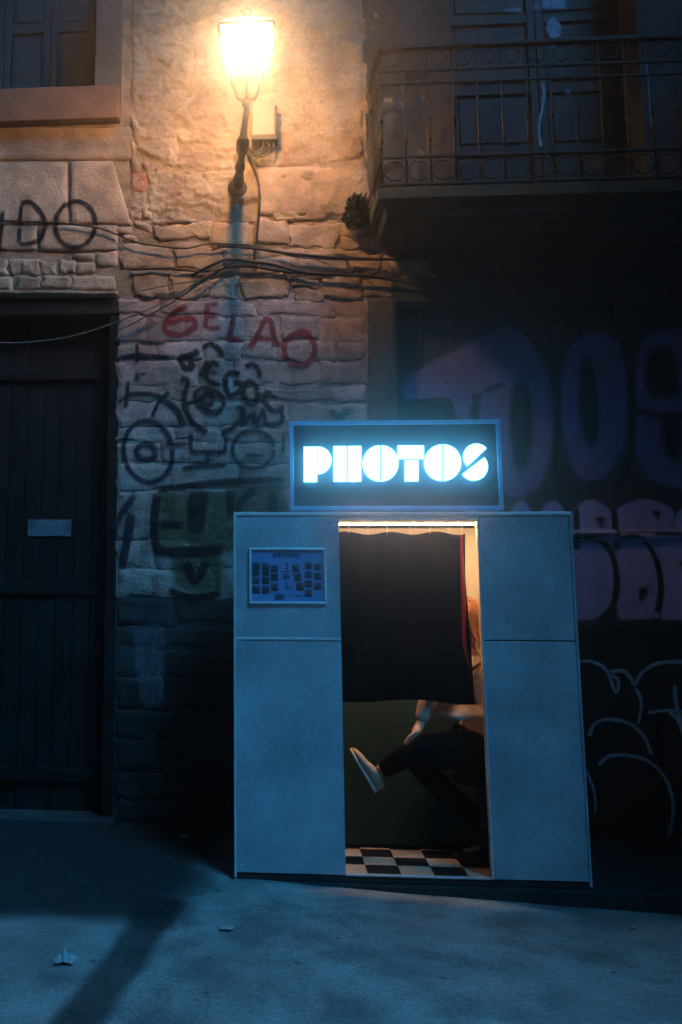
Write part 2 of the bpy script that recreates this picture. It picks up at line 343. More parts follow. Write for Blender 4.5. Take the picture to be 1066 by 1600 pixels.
def stone(c, proud, m, name='stone', cell=.035, edge=.02, rough=.006, wav=.008, parent=None, rec=.014):
    """c: four photo corners TL TR BR BL on the wall plane; a rounded block with an uneven face"""
    P = [at(u, v, D) for u, v in c]
    w = ((P[1]-P[0]).length + (P[2]-P[3]).length)/2; h = ((P[3]-P[0]).length + (P[2]-P[1]).length)/2
    nx = max(4, int(w/cell)); ny = max(4, int(h/cell)); sd = random.random()*50
    ss = [0, edge*.25/w, edge/w] + [edge/w+(1-2*edge/w)*i/nx for i in range(1, nx)] + [1-edge/w, 1-edge*.25/w, 1]
    tt = [0, edge*.25/h, edge/h] + [edge/h+(1-2*edge/h)*i/ny for i in range(1, ny)] + [1-edge/h, 1-edge*.25/h, 1]
    if w < 2.6*edge or h < 2.6*edge:
        ss = [0, .08, .3, .5, .7, .92, 1]; tt = ss
    V = []; F = []
    for t in tt:
        for s in ss:
            p = (P[0]*(1-s)+P[1]*s)*(1-t) + (P[3]*(1-s)+P[2]*s)*t
            ex = min(s, 1-s)*w; ez = min(t, 1-t)*h
            q = 1.0
            for e in (ex, ez): q *= math.sin(min(1, e/edge)*math.pi/2)**.45
            k = 1 - min(1, min(ex, ez)/.05)
            dx = wav*k*(fbm(p.x*7+sd, p.z*7)+.5*fbm(p.x*26, p.z*26+sd)); dz = wav*k*(fbm(p.x*7, p.z*7+sd)+.5*fbm(p.x*26+sd, p.z*26))
            y = D + rec - (proud+rec)*q - rough*(.5+.5*q)*(fbm(p.x*7+sd, p.z*9, sd, 5) + .7*fbm(p.x*24, p.z*40+sd, 1, 3))
            V.append((p.x+dx, y, p.z+dz))
    n = len(ss)
    for j in range(len(tt)-1):
        for i in range(n-1): a = j*n+i; F.append((a, a+n, a+n+1, a+1))
    o = mesh(name, V, F, m, parent or bw, True); SURF.append(o); return o
def J(v, a=3): return v + random.uniform(-a, a)
def rect(x0, y0, x1, y1, proud=.02, m=STONE, j=2.0, **k):
    return stone([(J(x0, j), J(y0, j)), (J(x1, j), J(y0, j)), (J(x1, j), J(y1, j)), (J(x0, j), J(y1, j))], proud, m, **k)
# dressed blocks above the door
rect(-60, 200, 206, 251, .012, edge=.012, j=.7, rough=.004); rect(-60, 253, 106, 351, .016, edge=.014, j=.7, rough=.005)
stone([(110, 252), (176, 251), (205, 318), (206, 350)][:2]+[(206, 350), (110, 351)], .016, STONE, edge=.014, rough=.005)
rect(-60, 353, 60, 392, .016, edge=.014, j=.7); rect(62, 353, 184, 394, .018, edge=.016, j=1.5, rough=.008)
for a, b in ((-22, 12), (14, 33), (35, 60), (62, 88), (91, 119)): rect(a, 406, b, 429, .01, edge=.018, rough=.012, wav=.03, cell=.02)
for a, b in ((-30, 20), (25, 63), (67, 112), (113, 180)): rect(a, 430, b, 454, .016, edge=.018, rough=.012, wav=.028, cell=.02)
rect(112, 394, 150, 408, .012, edge=.025, rough=.014); rect(150, 392, 186, 420, .006, edge=.03, rough=.016); rect(118, 411, 150, 428, .01, edge=.02)
rect(-60, 456, 186, 463, .05, edge=.01, rough=.004)
# broken masonry beside the plaster edge
for q in ((168, 340, 208, 352), (176, 353, 206, 366), (205, 330, 222, 346), (222, 318, 240, 342), (206, 347, 238, 360), (190, 366, 214, 378)):
    rect(*q, .012, edge=.03, rough=.016, wav=.02)
rect(205, 270, 229, 300, .0, BRICK, name='brick', edge=.006, rough=.003)
# rubble courses under the plaster
for q in ((190, 381, 268, 419), (268, 379, 348, 418), (350, 386, 398, 414), (240, 348, 330, 378), (331, 350, 396, 384),
          (206, 424, 262, 464), (263, 426, 326, 462), (328, 431, 372, 468), (374, 430, 452, 466), (454, 428, 500, 452), (454, 454, 505, 470), (502, 430, 568, 468),
          (400, 342, 452, 384), (455, 347, 529, 384), (532, 345, 572, 372), (530, 374, 574, 392), (400, 387, 478, 402), (480, 386, 560, 400),
          (402, 404, 470, 428), (472, 402, 545, 426), (547, 396, 600, 426), (575, 372, 640, 394), (602, 396, 668, 428), (572, 430, 620, 462), (622, 430, 690, 460)):
    rect(*q, random.uniform(.002, .012), edge=.009, rough=.009, wav=.035, j=4.5, rec=.011, cell=.022)
rect(400, 262, 577, 338, .018, edge=.03, rough=.006, wav=.015)
# limewashed thin courses with the writing on them
v = 470
while v < 1330:
    h = random.choice((24, 30, 34, 40)) if v < 760 else random.choice((36, 44, 52))
    u = 182 - random.uniform(0, 40)
    while u < 572:
        L_ = random.uniform(50, 150) if v < 760 else random.uniform(70, 130)
        u1 = min(u+L_, 573)
        if 573-u1 < 26: u1 = 573
        mm = LIME if v+h*.5 < 925 or (v < 925 and random.random() < .4) else DADO  # courses turn dark below a set height
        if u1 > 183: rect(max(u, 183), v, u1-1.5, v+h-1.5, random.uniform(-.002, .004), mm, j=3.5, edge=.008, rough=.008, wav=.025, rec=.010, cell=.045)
        u = u1
    v += h
# pier right of the writing, and the jamb of the gate
rect(575, 466, 621, 800, .03, JAMB, name='gate_jamb', edge=.01, j=.3, rough=.003, wav=.003); rect(575, 802, 621, 1330, .03, JAMB, name='gate_jamb', edge=.01, j=.3, rough=.003, wav=.003)

# peeling plaster sheet between window and balcony
def plaster(u0, v0, u1, v1, cell, lvl):
    a = at(u0, v0, D); b = at(u1, v1, D); nx = int(abs(b.x-a.x)/cell); nz = int(abs(b.z-a.z)/cell); V = []; F = []
    cracks = [[(190, 165), (208, 215), (216, 240), (228, 280), (232, 300), (230, 330)], [(205, 160), (214, 190), (222, 200)],
              [(272, 262), (300, 264), (340, 268), (380, 266)], [(276, 210), (284, 235), (274, 262)], [(240, 268), (262, 262), (274, 268)],
              [(400, 262), (440, 262), (500, 258), (560, 250), (574, 236)], [(560, 150), (570, 180), (566, 210), (574, 250)]]
    CR = [[at(p[0], p[1], D) for p in c] for c in cracks]
    def dist(x, z):
        m = 9
        for c in CR:
            for p, q in zip(c, c[1:]):
                dx, dz = q.x-p.x, q.z-p.z; t = max(0, min(1, ((x-p.x)*dx+(z-p.z)*dz)/(dx*dx+dz*dz)))
                m = min(m, math.hypot(x-p.x-t*dx, z-p.z-t*dz))
        return m
    for j in range(nz+1):
        for i in range(nx+1):
            x = a.x+(b.x-a.x)*i/nx; z = a.z+(b.z-a.z)*j/nz
            n1 = fbm(x*2.2, z*3.0, 4.4, 5); n2 = fbm(x*8, z*14, 9.2, 5); n3 = fbm(x*24, z*30, 2.2, 3)
            step = .012*(1/(1+math.exp(-90*(n1-.05)))) + .009*(1/(1+math.exp(-110*(fbm(x*4, z*7, 7, 5)-.18))))
            h = .002 + 1.3*step + .008*n2 + .007*n3
            dd = dist(x+.012*n2, z+.012*n3)
            if dd < .016: h -= .022*(1-dd/.016)
            ed = min(i, nx-i, j)/2.0
            if v1 < 400: ed = min(min(i, nx-i, nz-j)/2.0 + 0.0, 9) if True else ed
            if ed < 1: h -= .03*(1-ed)
            V.append((x, D+.004-h, z))
    for j in range(nz):
        for i in range(nx): k = j*(nx+1)+i; F.append((k, k+nx+1, k+nx+2, k+1))
    o = mesh('plaster', V, F, PLAST, bw, True); SURF.append(o); return o
plaster(206, -110, 574, 346, .0125, 0)
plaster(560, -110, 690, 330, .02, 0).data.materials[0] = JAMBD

# ---- unseen block added at the right to keep the moon off half the facade
blk_ = root('shade_block', (5.6, -3.2, -.5), 'plain rendered block added out of view at the right to shade the facade', 'building')
mb = MB(); mb.box((4.7, -4.8, -.6), (6.6, -1.6, 9.5)); mb.build('wall', JAMB, blk_)  # body of the added shade block
mb = MB(); mb.box((4.65, -4.85, -.6), (6.65, -1.55, .5), .02); mb.build('plinth', DADO, blk_)
mb = MB(); mb.box((4.58, -4.92, 9.5), (6.7, -1.48, 9.68), .03); mb.build('block_cornice', JAMB, blk_)
# ---- left window: jamb, projecting sill, panelled shutters
wy = D + .45
mb = MB(); mb.box(at(-60, 151, D).lerp(at(-60, 151, D), 0) + Vector((-.2, -.10, 0)), at(189, 193, D) + Vector((0, .12, 0)), .008)
sill = mb.build('window_sill', mat('sill_stone', (.25, .125, .08), .85, var=.3, scale=6, bump=.4, bscale=50, fine=.12), bw)
mb = MB(); mb.box((X_WIN+.005, D-.012, Z_WIN+.012), (at(191, 80, D).x, D+.12, ZT), .006); mb.build('window_jamb', JAMB, bw)
win = MB(); win.box((-2.7, wy+.06, Z_WIN+.0), (X_WIN+.25, wy+.10, ZT)); win = win.build('window', WOODT, bw)
def panel_leaf(xa, xb, za, zb, y, m, parent, rails, name='shutter'):
    """stile and rail leaf with raised fields; rails: list of z for the cross rails"""
    sw = .055
    leaf = MB(); leaf.box((xa, y, za), (xa+sw, y+.04, zb), .004); leaf.box((xb-sw, y, za), (xb, y+.04, zb), .004)
    zs = [za] + rails + [zb]
    for z in zs: leaf.box((xa+sw+.001, y+.003, max(za, z-sw*.6)), (xb-sw-.001, y+.038, min(zb, z+sw*.6)), .004)
    o = leaf.build(name, m, parent)
    for z0, z1 in zip(zs, zs[1:]):
        f = MB(); f.box((xa+sw+.006, y+.02, z0+sw*.6+.006), (xb-sw-.006, y+.036, z1-sw*.6-.006), .003)
        f.box((xa+sw+.03, y+.010, z0+sw*.6+.03), (xb-sw-.03, y+.03, z1-sw*.6-.03), .008); f.build('panel', m, o)
    return o
zz = [at(60, t, wy).z for t in (45,)]
xr = at(150, 100, wy).x; xm = at(78, 100, wy).x; xl = at(6, 100, wy).x
panel_leaf(xm+.003, xr, Z_WIN+.005, ZT, wy, WOODT, win, zz); panel_leaf(xl, xm-.003, Z_WIN+.005, ZT, wy, WOODT, win, zz)
panel_leaf(xl-.35, xl-.006, Z_WIN+.005, ZT, wy, WOODT, win, zz)

# ---- left door: dark boarded double door set back under the lintel
dy = D + .16
dr = MB(); dr.box((-2.7, D+.0, Z_LINT-.13), (X_DOOR-.004, D+.2, Z_LINT-.004), .01); dr = dr.build('door_frame', WOODD, bw)
mb = MB(); mb.box((X_DOOR-.075, D+.01, -.02), (X_DOOR-.004, D+.2, Z_LINT-.132), .008); mb.build('door_post', WOODD, dr)
x = X_DOOR-.08; first = None
while x > -2.6:
    if first is None:
        b_ = MB(); b_.box((x-.118, dy, 0), (x-.002, dy+.04, Z_LINT-.14), .005); first = b_.build('plank', WOODD, dr); SURF.append(first)
        w0 = WL[first.name].copy()
    else:
        c = dup(first, dr, (x-.06, w0.y + random.uniform(-.003, .003), w0.z)); SURF.append(c)
    x -= .12
for v_ in (585, 918, 1210):
    z = at(90, v_, dy).z; b_ = MB(); b_.box((-2.6, dy-.028, z-.045), (X_DOOR-.085, dy-.004, z+.045), .006); b_.build('door_rail', WOODD, dr)
z0, z1 = at(90, 838, dy).z, at(90, 812, dy).z
b_ = MB(); b_.box((at(44, 825, dy).x, dy-.012, z0), (at(112, 825, dy).x, dy-.006, z1), .002)
b_.build('notice_plate', mat('worn_plate', (.13, .17, .2), .5, var=.6, scale=18, bump=.3), dr)
mb = MB(); p = at(104, 1030, dy); mb.tube([p+Vector((0, -.03, .11)), p+Vector((0, -.06, .09)), p+Vector((0, -.06, -.09)), p+Vector((0, -.03, -.11))], .011, 8); mb.build('pull_handle', IRON, dr, True)
mb = MB(); mb.box((-2.7, D-.1, -.02), (X_DOOR+.03, D+.3, .07), .012); mb.build('doorstep', mat('worn_step', (.05, .05, .05), .8, var=.4, scale=5, bump=.5), bw)

# ---- gate on the right: boards, rails, dark kick panels
gy = D + .12
gt = MB(); gt.box((X_GATE-.02, gy+.05, -.15), (4.0, gy+.09, Z_GTOP)); gt = gt.build('gate', GATE, bw)
zk = at(980, 975, gy).z; zr = at(980, 836, gy).z
x = X_GATE+.002; k = 0
while x < 3.9:
    b_ = MB(); b_.box((x, gy, zk+.01), (x+.206, gy+.045, Z_GTOP), .004)
    o = b_.build('board', GATE, gt) if k == 0 else None
    if k == 0: B0 = o; W0 = WL[o.name].copy(); X0 = x
    else: o = dup(B0, gt, W0 + Vector((x-X0, random.uniform(0, .004), 0)))
    SURF.append(o); x += .213; k += 1
b_ = MB(); b_.box((X_GATE+.001, gy-.02, zr-.03), (3.9, gy-.002, zr+.022), .005); SURF.append(b_.build('gate_rail', GATE, gt))
b_ = MB(); b_.box((X_GATE+.001, gy-.03, zk-.06), (3.9, gy+.04, zk+.008), .008); SURF.append(b_.build('gate_rail', GATE, gt))
x = X_GATE
while x < 3.9:
    b_ = MB(); b_.box((x+.004, gy, -.12), (x+.80, gy+.045, zk-.064), .006); SURF.append(b_.build('kick_panel', mat('kick_panel_steel', (.016, .018, .021), .5, var=.4, scale=4, bump=.2), gt)); x += .806
b_ = MB(); b_.box((X_GATE-.01, D-.02, Z_GTOP-.02), (4.2, D+.3, Z_GTOP+.16), .012); SURF.append(b_.build('gate_lintel', DADO, bw))

# ---- balcony: moulded slab, iron railing, panelled door behind
BY = D - .62
xa = at(590, 300, BY).x; xb = 3.9
zt = at(700, 291, BY).z
prof = [(0, 0), (0, -.07), (.03, -.085), (.045, -.10), (.06, -.17), (.10, -.2), (.14, -.21), (.20, -.25), (.28, -.26)]   # inset, drop
V = []; F = []
for ins, dz in prof:
    V += [(xa+ins, D+.1, zt+dz), (xa+ins, BY+ins, zt+dz), (xb, BY+ins, zt+dz)]
for i in range(len(prof)-1):
    for j in range(2): a = 3*i+j; F.append((a, a+3, a+4, a+1))
k = len(V); V.append((xb, D+.1, zt)); F.append((0, 1, 2, k)); e = 3*(len(prof)-1); V.append((xb, D+.1, zt+prof[-1][1])); F.append((e+2, e+1, e, k+1))
# subdivide a little for worn edges
bal = mesh('balcony', V, F, SLAB, bw)
RY = BY + .05; RX = xa + .04
def zr_(v): return at(820, v, RY).z
zs = dict(top=zr_(67), second=zr_(104), low1=zr_(240), low2=zr_(283))
def rail(z, r, name='rail'):
    mb = MB(); mb.box((RX-r, RY-r, z-r*.7), (xb, RY+r, z+r*.7), r*.3); mb.box((RX-r, RY+r+.001, z-r*.7), (RX+r, D+.05, z+r*.7), r*.3)
    return mb.build(name, IRON, bal)
rail(zs['top'], .024, 'handrail'); rail(zs['second'], .012); rail(zr_(124), .010); rail(zs['low1'], .013); rail(zs['low2'], .014)
spots = []
x = RX
while x < xb: spots.append((x, RY)); x += .155
y = RY+.1
while y < D-.03: spots.append((RX, y)); y += .1
B1 = None
for (x, y) in spots:
    if B1 is None:
        h = zs['top']-zt; mb = MB(); mb.tube([(x, y, zt+.005), (x, y, zt+h-.01)], .0075, 6)
        zc = (zr_(124)+zs['low1'])/2 - 0
        mb.tube([(x, y, zc-.02), (x, y, zc), (x, y, zc+.02)], [.008, .015, .008], 6)
        mb.tube([(x, y, zs['low1']+.1), (x, y, zs['low1']+.115), (x, y, zs['low1']+.13)], [.008, .014, .008], 6)
        B1 = mb.build('baluster', IRON, bal, True); Wb = WL[B1.name].copy(); x0b, y0b = x, y
    else: dup(B1, bal, Wb + Vector((x-x0b, y-y0b, 0)))
def ring(cx, cz, y, R, r, name='scroll'):
    mb = MB(); mb.tube([(cx+R*math.cos(2*math.pi*i/16), y, cz+R*math.sin(2*math.pi*i/16)) for i in range(17)], r, 5, False)
    return mb.build(name, IRON, bal, True)
zc1 = (zs['low1']+zs['low2'])/2; R1 = (zs['low1']-zs['low2'])/2-.012
zc2 = (zs['top']+zs['second'])/2; R2 = (zs['top']-zs['second'])/2-.016
r1 = ring(RX+.0775, zc1, RY, min(R1, .066), .007); r2 = ring(RX+.0775, zc2, RY, min(R2, .05), .006)
W1, W2 = WL[r1.name].copy(), WL[r2.name].copy()
for i in range(1, int((xb-RX)/.155)):
    dup(r1, bal, W1+Vector((.155*i, 0, 0)))
    dup(r2, bal, W2+Vector((.155*i, 0, 0)))
# balcony door
by = D + .32
bd = MB(); bd.box((X_BD, by+.05, zt-.05), (X_BD2+.1, by+.1, ZT)); bd = bd.build('balcony_door', BALCW, bw)
xs_ = [X_BD+.02, at(700, 200, by).x, at(845, 200, by).x, at(1000, 200, by).x]
za_, zb_ = zt-.04, ZT
zr1, zr2, zr3 = at(800, 235, by).z, at(800, 140, by).z, at(800, 30, by).z
panel_leaf(xs_[1], xs_[2]-.004, za_, zb_, by, BALCW, bd, [zr1, zr2, zr3], 'door_leaf'); panel_leaf(xs_[2]+.004, xs_[3], za_, zb_, by, BALCW, bd, [zr1, zr2, zr3], 'door_leaf')
mb = MB(); mb.box((X_BD-.0, D-.01, zt-.04), (xs_[1]-.01, by+.06, ZT), .01); SURF.append(mb.build('balcony_door_jamb', mat('worn_jamb', (.11, .06, .04), .85, col2=(.022, .022, .022), scale=5, bump=.5, bscale=35), bw))

# ------------------------------------------------------------------ spray paint
bpy.context.view_layer.update()
def bvh_of(objs):
    V = []; F = []
    for o in objs:
        w = WL[o.name]; k = len(V)
        V += [v.co+w for v in o.data.vertices]; F += [tuple(i+k for i in p.vertices) for p in o.data.polygons]
    return BVHTree.FromPolygons(V, F)
BV = bvh_of(SURF)
layer = [0]
def land(u, v, base, off):
    p = at(u, v, base)
    h = BV.ray_cast(Vector((p.x, D-.45, p.z)), Vector((0, 1, 0)), 1.2)
    y = h[0].y if h[0] is not None else base
    return Vector((p.x, y-off, p.z))
class Spray:
    def __init__(s, base=D, lift=0): s.V = []; s.F = []; s.A = []; s.base = base; s.n = lift; s.st = []
    def stroke(s, pts, w, closed=False, smooth=True, taper=.0):
        s.n += 1; off = .0045 + .0004*s.n
        P = [Vector((a, b, 0)) for a, b in pts]; s.st.append((len(s.V), len(s.F)))
        if smooth and len(P) > 2: P = smooth_poly(P, 8, closed)
        elif closed: P.append(P[0])
        Q = [P[0]]
        for p, q in zip(P, P[1:]):
            d = (q-p).length; n = max(1, int(d/4))
            for i in range(1, n+1): Q.append(p.lerp(q, i/n))
        cols = [-1, -.62, 0, .62, 1]; al = [0, .95, 1, .95, 0]; k = len(s.V); N = len(Q)
        ph = random.random()*9
        for i, p in enumerate(Q):
            t = (Q[min(i+1, N-1)] - Q[max(i-1, 0)]); t = t.normalized() if t.length > 0 else Vector((1, 0, 0))
            nrm = Vector((-t.y, t.x, 0)); ww = w*.62*(1+.22*fbm(i*.12, ph))
            e = min(1, min(i, N-1-i)/2.0+.0) if not closed else 1
            for c, a in zip(cols, al):
                q = p + nrm*ww*c; s.V.append(land(q.x, q.y, s.base, off)); s.A.append(a*e)
        for i in range(N-1):
            for j in range(4): a = k+i*5+j; s.F.append((a, a+1, a+6, a+5))
        return s
    def fill(s, poly, cell=7, soft=8, smooth=True):
        s.n += 1; off = .0045 + .0004*s.n
        P = [Vector((a, b, 0)) for a, b in poly]; s.st.append((len(s.V), len(s.F)))
        if smooth: P = smooth_poly(P, 6, True)[:-1]
        xs = [p.x for p in P]; ys = [p.y for p in P]; x0, x1, y0, y1 = min(xs)-cell, max(xs)+cell, min(ys)-cell, max(ys)+cell
        nx = int((x1-x0)/cell)+1; ny = int((y1-y0)/cell)+1; k = len(s.V)
        def sdist(x, y):
            ins = False; m = 1e9; n = len(P)
            for i in range(n):
                a, b = P[i], P[(i+1) % n]
                if (a.y > y) != (b.y > y) and x < (b.x-a.x)*(y-a.y)/(b.y-a.y)+a.x: ins = not ins
                dx, dy = b.x-a.x, b.y-a.y; t = max(0, min(1, ((x-a.x)*dx+(y-a.y)*dy)/(dx*dx+dy*dy+1e-9)))
                m = min(m, math.hypot(x-a.x-t*dx, y-a.y-t*dy))
            return m if ins else -m
        idx = {}
        G = [[sdist(x0+i*cell, y0+j*cell) for i in range(nx+1)] for j in range(ny+1)]
        for j in range(ny):
            for i in range(nx):
                if max(G[j][i], G[j][i+1], G[j+1][i], G[j+1][i+1]) <= 0: continue
                f = []
                for jj, ii in ((j, i), (j+1, i), (j+1, i+1), (j, i+1)):
                    if (jj, ii) not in idx:
                        idx[(jj, ii)] = len(s.V); s.V.append(land(x0+ii*cell, y0+jj*cell, s.base, off)); s.A.append(max(0, min(1, G[jj][ii]/soft)))
                    f.append(idx[(jj, ii)])
                s.F.append(tuple(f))
        return s
    def done(s, m, label):
        """strokes that touch make one piece; the largest piece is the part, the others hang under it"""
        st = s.st + [(len(s.V), len(s.F))]; n = len(s.st); grp = list(range(n)); bb = []
        for k in range(n):
            q = s.V[st[k][0]:st[k+1][0]]; bb.append((min(v.x for v in q)-.012, max(v.x for v in q)+.012, min(v.z for v in q)-.012, max(v.z for v in q)+.012))
        for i in range(n):
            for j in range(i):
                A, B = bb[i], bb[j]
                if A[0] < B[1] and B[0] < A[1] and A[2] < B[3] and B[2] < A[3]:
                    gi, gj = grp[i], grp[j]; grp = [gj if g_ == gi else g_ for g_ in grp]
        pieces = []
        for gk in sorted(set(grp)):
            V = []; F = []; A = []
            for k in range(n):
                if grp[k] != gk: continue
                d = len(V)-st[k][0]; V += s.V[st[k][0]:st[k+1][0]]; A += s.A[st[k][0]:st[k+1][0]]; F += [tuple(i+d for i in f) for f in s.F[st[k][1]:st[k+1][1]]]
            pieces.append((V, F, A))
        pieces.sort(key=lambda p: -len(p[0])); o = mesh('graffiti', pieces[0][0], pieces[0][1], m, bw, True, pieces[0][2]); o['label'] = label
        for V, F, A in pieces[1:]: mesh('graffiti_stroke', V, F, m, o, True, A)
        return o
def el(cx, cy, rx, ry, n=14, a0=0, a1=360, rot=0):
    r = math.radians(rot); out = []
    for i in range(n+1):
        t = math.radians(a0+(a1-a0)*i/n); x, y = rx*math.cos(t), ry*math.sin(t)
        out.append((cx+x*math.cos(r)-y*math.sin(r), cy+x*math.sin(r)+y*math.cos(r)))
    return out
g = Spray()
g.stroke([(6, 330), (3, 360), (0, 395)], 7); g.stroke([(5, 317), (8, 321)], 8)
g.stroke([(35, 321), (33, 350), (31, 382)], 7); g.stroke([(33, 320), (50, 318), (66, 335), (72, 352), (66, 372), (50, 381), (30, 383)], 7)
g.stroke(el(119, 352, 31, 36, 16, 0, 352, 8), 7); g.done(P_BLACK, 'black sprayed letters reading i DO')
g = Spray()
g.stroke([(293, 478), (272, 490), (258, 508), (262, 520), (284, 523), (304, 510), (300, 498), (280, 500), (262, 508)], 9)
g.stroke([(325, 473), (323, 494), (321, 514)], 8); g.stroke([(321, 513), (347, 512)], 8); g.stroke([(323, 493), (343, 494)], 8); g.stroke([(325, 474), (344, 476)], 7)
g.stroke([(367, 488), (363, 508), (358, 530), (380, 531)], 9, smooth=False)
g.stroke([(390, 545), (402, 525), (415, 500), (424, 505), (430, 545)], 9); g.stroke([(398, 528), (430, 532)], 8)
g.stroke([(445, 540), (436, 536), (430, 528)], 6)
g.stroke(el(468, 546, 24, 24, 14, -120, 240, 20), 9); g.stroke([(452, 528), (470, 518), (488, 522)], 8)
g.stroke([(490, 590), (494, 596)], 9); g.stroke([(490, 608), (494, 612)], 9); g.done(P_RED, 'red sprayed word GELAO on the limewashed stones')
g = Spray()
g.stroke([(312, 548), (296, 556), (282, 560), (292, 576), (306, 566)], 9); g.stroke([(296, 560), (300, 584)], 8)
g.stroke([(316, 545), (330, 537), (344, 548), (347, 558)], 8)
g.stroke([(326, 562), (318, 580), (312, 588)], 8); g.stroke([(324, 565), (346, 570)], 8); g.stroke([(330, 568), (322, 590), (346, 604)], 8); g.stroke([(326, 580), (344, 584)], 7)
g.stroke([(376, 586), (360, 582), (352, 596), (358, 616), (374, 612), (378, 600), (364, 598)], 9)
g.stroke(el(392, 614, 11, 17, 12, 0, 355, -8), 9); g.stroke([(384, 575), (394, 568), (404, 578), (406, 592)], 8)
g.stroke([(434, 624), (418, 614), (412, 624), (424, 640), (438, 642), (440, 632)], 8)
g.stroke([(368, 635), (382, 642), (380, 662), (396, 646), (400, 662), (412, 642), (416, 662), (432, 664), (442, 656), (438, 640)], 7)
g.stroke([(282, 590), (294, 596), (288, 620), (292, 644), (306, 664), (326, 676)], 8); g.stroke([(346, 676), (362, 670), (376, 656), (380, 646)], 8)
g.stroke(el(328, 625, 24, 17, 14, 0, 355, 32), 7); g.stroke(el(324, 624, 9, 8, 10, 0, 355), 8); g.done(P_BLACK, 'black sprayed word CIEGOS with a round face')
g = Spray()
g.stroke([(186, 560), (220, 556), (268, 560)], 8); g.stroke([(214, 536), (216, 556), (213, 568)], 6); g.stroke([(214, 536), (262, 536)], 5)
g.stroke([(214, 578), (214, 598)], 6); g.stroke([(214, 586), (232, 584)], 5)
g.stroke([(200, 596), (199, 616), (196, 638)], 6); g.stroke([(184, 630), (206, 616), (236, 616), (258, 622)], 6)
g.stroke([(266, 612), (252, 624), (242, 640), (239, 652)], 6); g.stroke([(250, 622), (268, 632), (280, 646), (287, 666)], 9)
g.stroke(el(232, 705, 38, 48, 20, 0, 356, -8), 7); g.stroke(el(229, 706, 15, 12, 12, 0, 355), 9)
g.stroke([(254, 694), (298, 693)], 6); g.stroke([(300, 672), (298, 690), (300, 706), (352, 706), (354, 680)], 6, smooth=False); g.stroke([(325, 706), (324, 726)], 6); g.stroke([(284, 732), (318, 726), (354, 728)], 6)
g.stroke(el(396, 702, 32, 30, 18, 0, 356), 6); g.stroke([(380, 712), (416, 712)], 6)
g.stroke([(444, 672), (442, 712)], 6); g.stroke([(212, 772), (192, 800), (176, 830)], 9); g.stroke([(206, 800), (200, 840), (190, 890)], 14)
g.stroke([(515, 640), (528, 650), (548, 640)], 9); g.stroke([(520, 655), (556, 640)], 7)
g.done(P_TEAL, 'dark blue sprayed circles, eye and stick lines')
g = Spray()
g.fill([(250, 768), (300, 764), (380, 758), (446, 758), (446, 866), (350, 866), (250, 858), (244, 810)], soft=10); g.fill([(270, 872), (345, 868), (348, 920), (320, 930), (276, 918)], soft=10)
g.done(P_YEL, 'mustard yellow sprayed block letters')
g = Spray(lift=10)
g.stroke([(246, 770), (242, 810), (244, 850), (262, 862), (350, 856)], 13); g.stroke([(246, 765), (300, 758), (370, 752), (450, 750)], 10)
g.stroke([(312, 766), (308, 800), (306, 834)], 26); g.stroke([(246, 818), (290, 820)], 10); g.stroke([(360, 764), (362, 800), (380, 780), (400, 764)], 12); g.stroke([(424, 764), (426, 800)], 14)
g.stroke([(262, 866), (350, 862)], 10); g.stroke([(290, 876), (306, 906), (324, 874)], 12); g.stroke([(262, 920), (300, 932), (350, 926)], 8)
g.done(P_BLACK, 'black outlines around the mustard letters')
g = Spray()
g.fill([(205, 988), (222, 974), (256, 978), (262, 1040), (256, 1098), (222, 1102), (210, 1050)], 5, 7); g.done(P_GREY, 'torn grey poster remnant on the dark lower wall')
g = Spray(lift=4); g.stroke([(248, 1032), (252, 1046), (247, 1054), (254, 1066), (250, 1080), (256, 1092)], 2.2); g.done(P_PALE, 'small pale scribble on the torn poster')
# violet lettering on the gate
g = Spray(gy)
g.fill([(630, 590), (700, 548), (770, 512), (800, 505), (840, 540), (865, 600), (868, 690), (850, 760), (810, 782), (770, 760), (700, 640), (636, 640)], 6, 9)
g.fill([(905, 522), (945, 515), (975, 545), (984, 620), (980, 700), (950, 748), (905, 752), (878, 700), (870, 610), (880, 550)], 6, 9)
g.fill([(1010, 520), (1060, 508), (1130, 520), (1130, 760), (1050, 766), (1000, 740), (985, 680), (990, 560)], 6, 9)
g.done(P_PUR, 'large dull violet bubble letters high on the gate')
g = Spray(gy, 10)
g.fill([(800, 600), (826, 598), (836, 650), (834, 700), (818, 742), (798, 720), (792, 650)], 7, 8); g.fill([(905, 565), (925, 560), (935, 600), (938, 680), (920, 700), (902, 650)], 7, 8)
g.fill([(1012, 548), (1050, 540), (1062, 600), (1055, 622), (1012, 622), (1004, 590)], 7, 8); g.fill([(1030, 652), (1064, 648), (1066, 720), (1040, 716)], 7, 8)
g.stroke([(622, 632), (700, 628), (704, 660)], 14, smooth=False); g.stroke([(746, 612), (740, 660)], 14); g.stroke([(754, 612), (790, 598)], 6)
g.stroke([(864, 560), (872, 640), (866, 720), (848, 776)], 8); g.stroke([(984, 560), (990, 640), (984, 720), (960, 764)], 8); g.stroke([(990, 640), (1030, 652), (1080, 648)], 10)
g.done(P_BLACK, 'black hollows and outlines of the violet letters')
g = Spray(gy)
def arch(x0, x1, yt, yb):
    m_ = (x0+x1)/2; return [(x0, yb), (x0, yt+40), (x0+8, yt+14), (m_, yt), (x1-8, yt+14), (x1, yt+40), (x1, yb)]
for a, b, c_, d_ in ((790, 838, 780, 880), (838, 890, 780, 880), (888, 960, 779, 842), (958, 1056, 778, 846), (1050, 1130, 784, 846)): g.fill(arch(a, b, c_, d_), 4, 4)
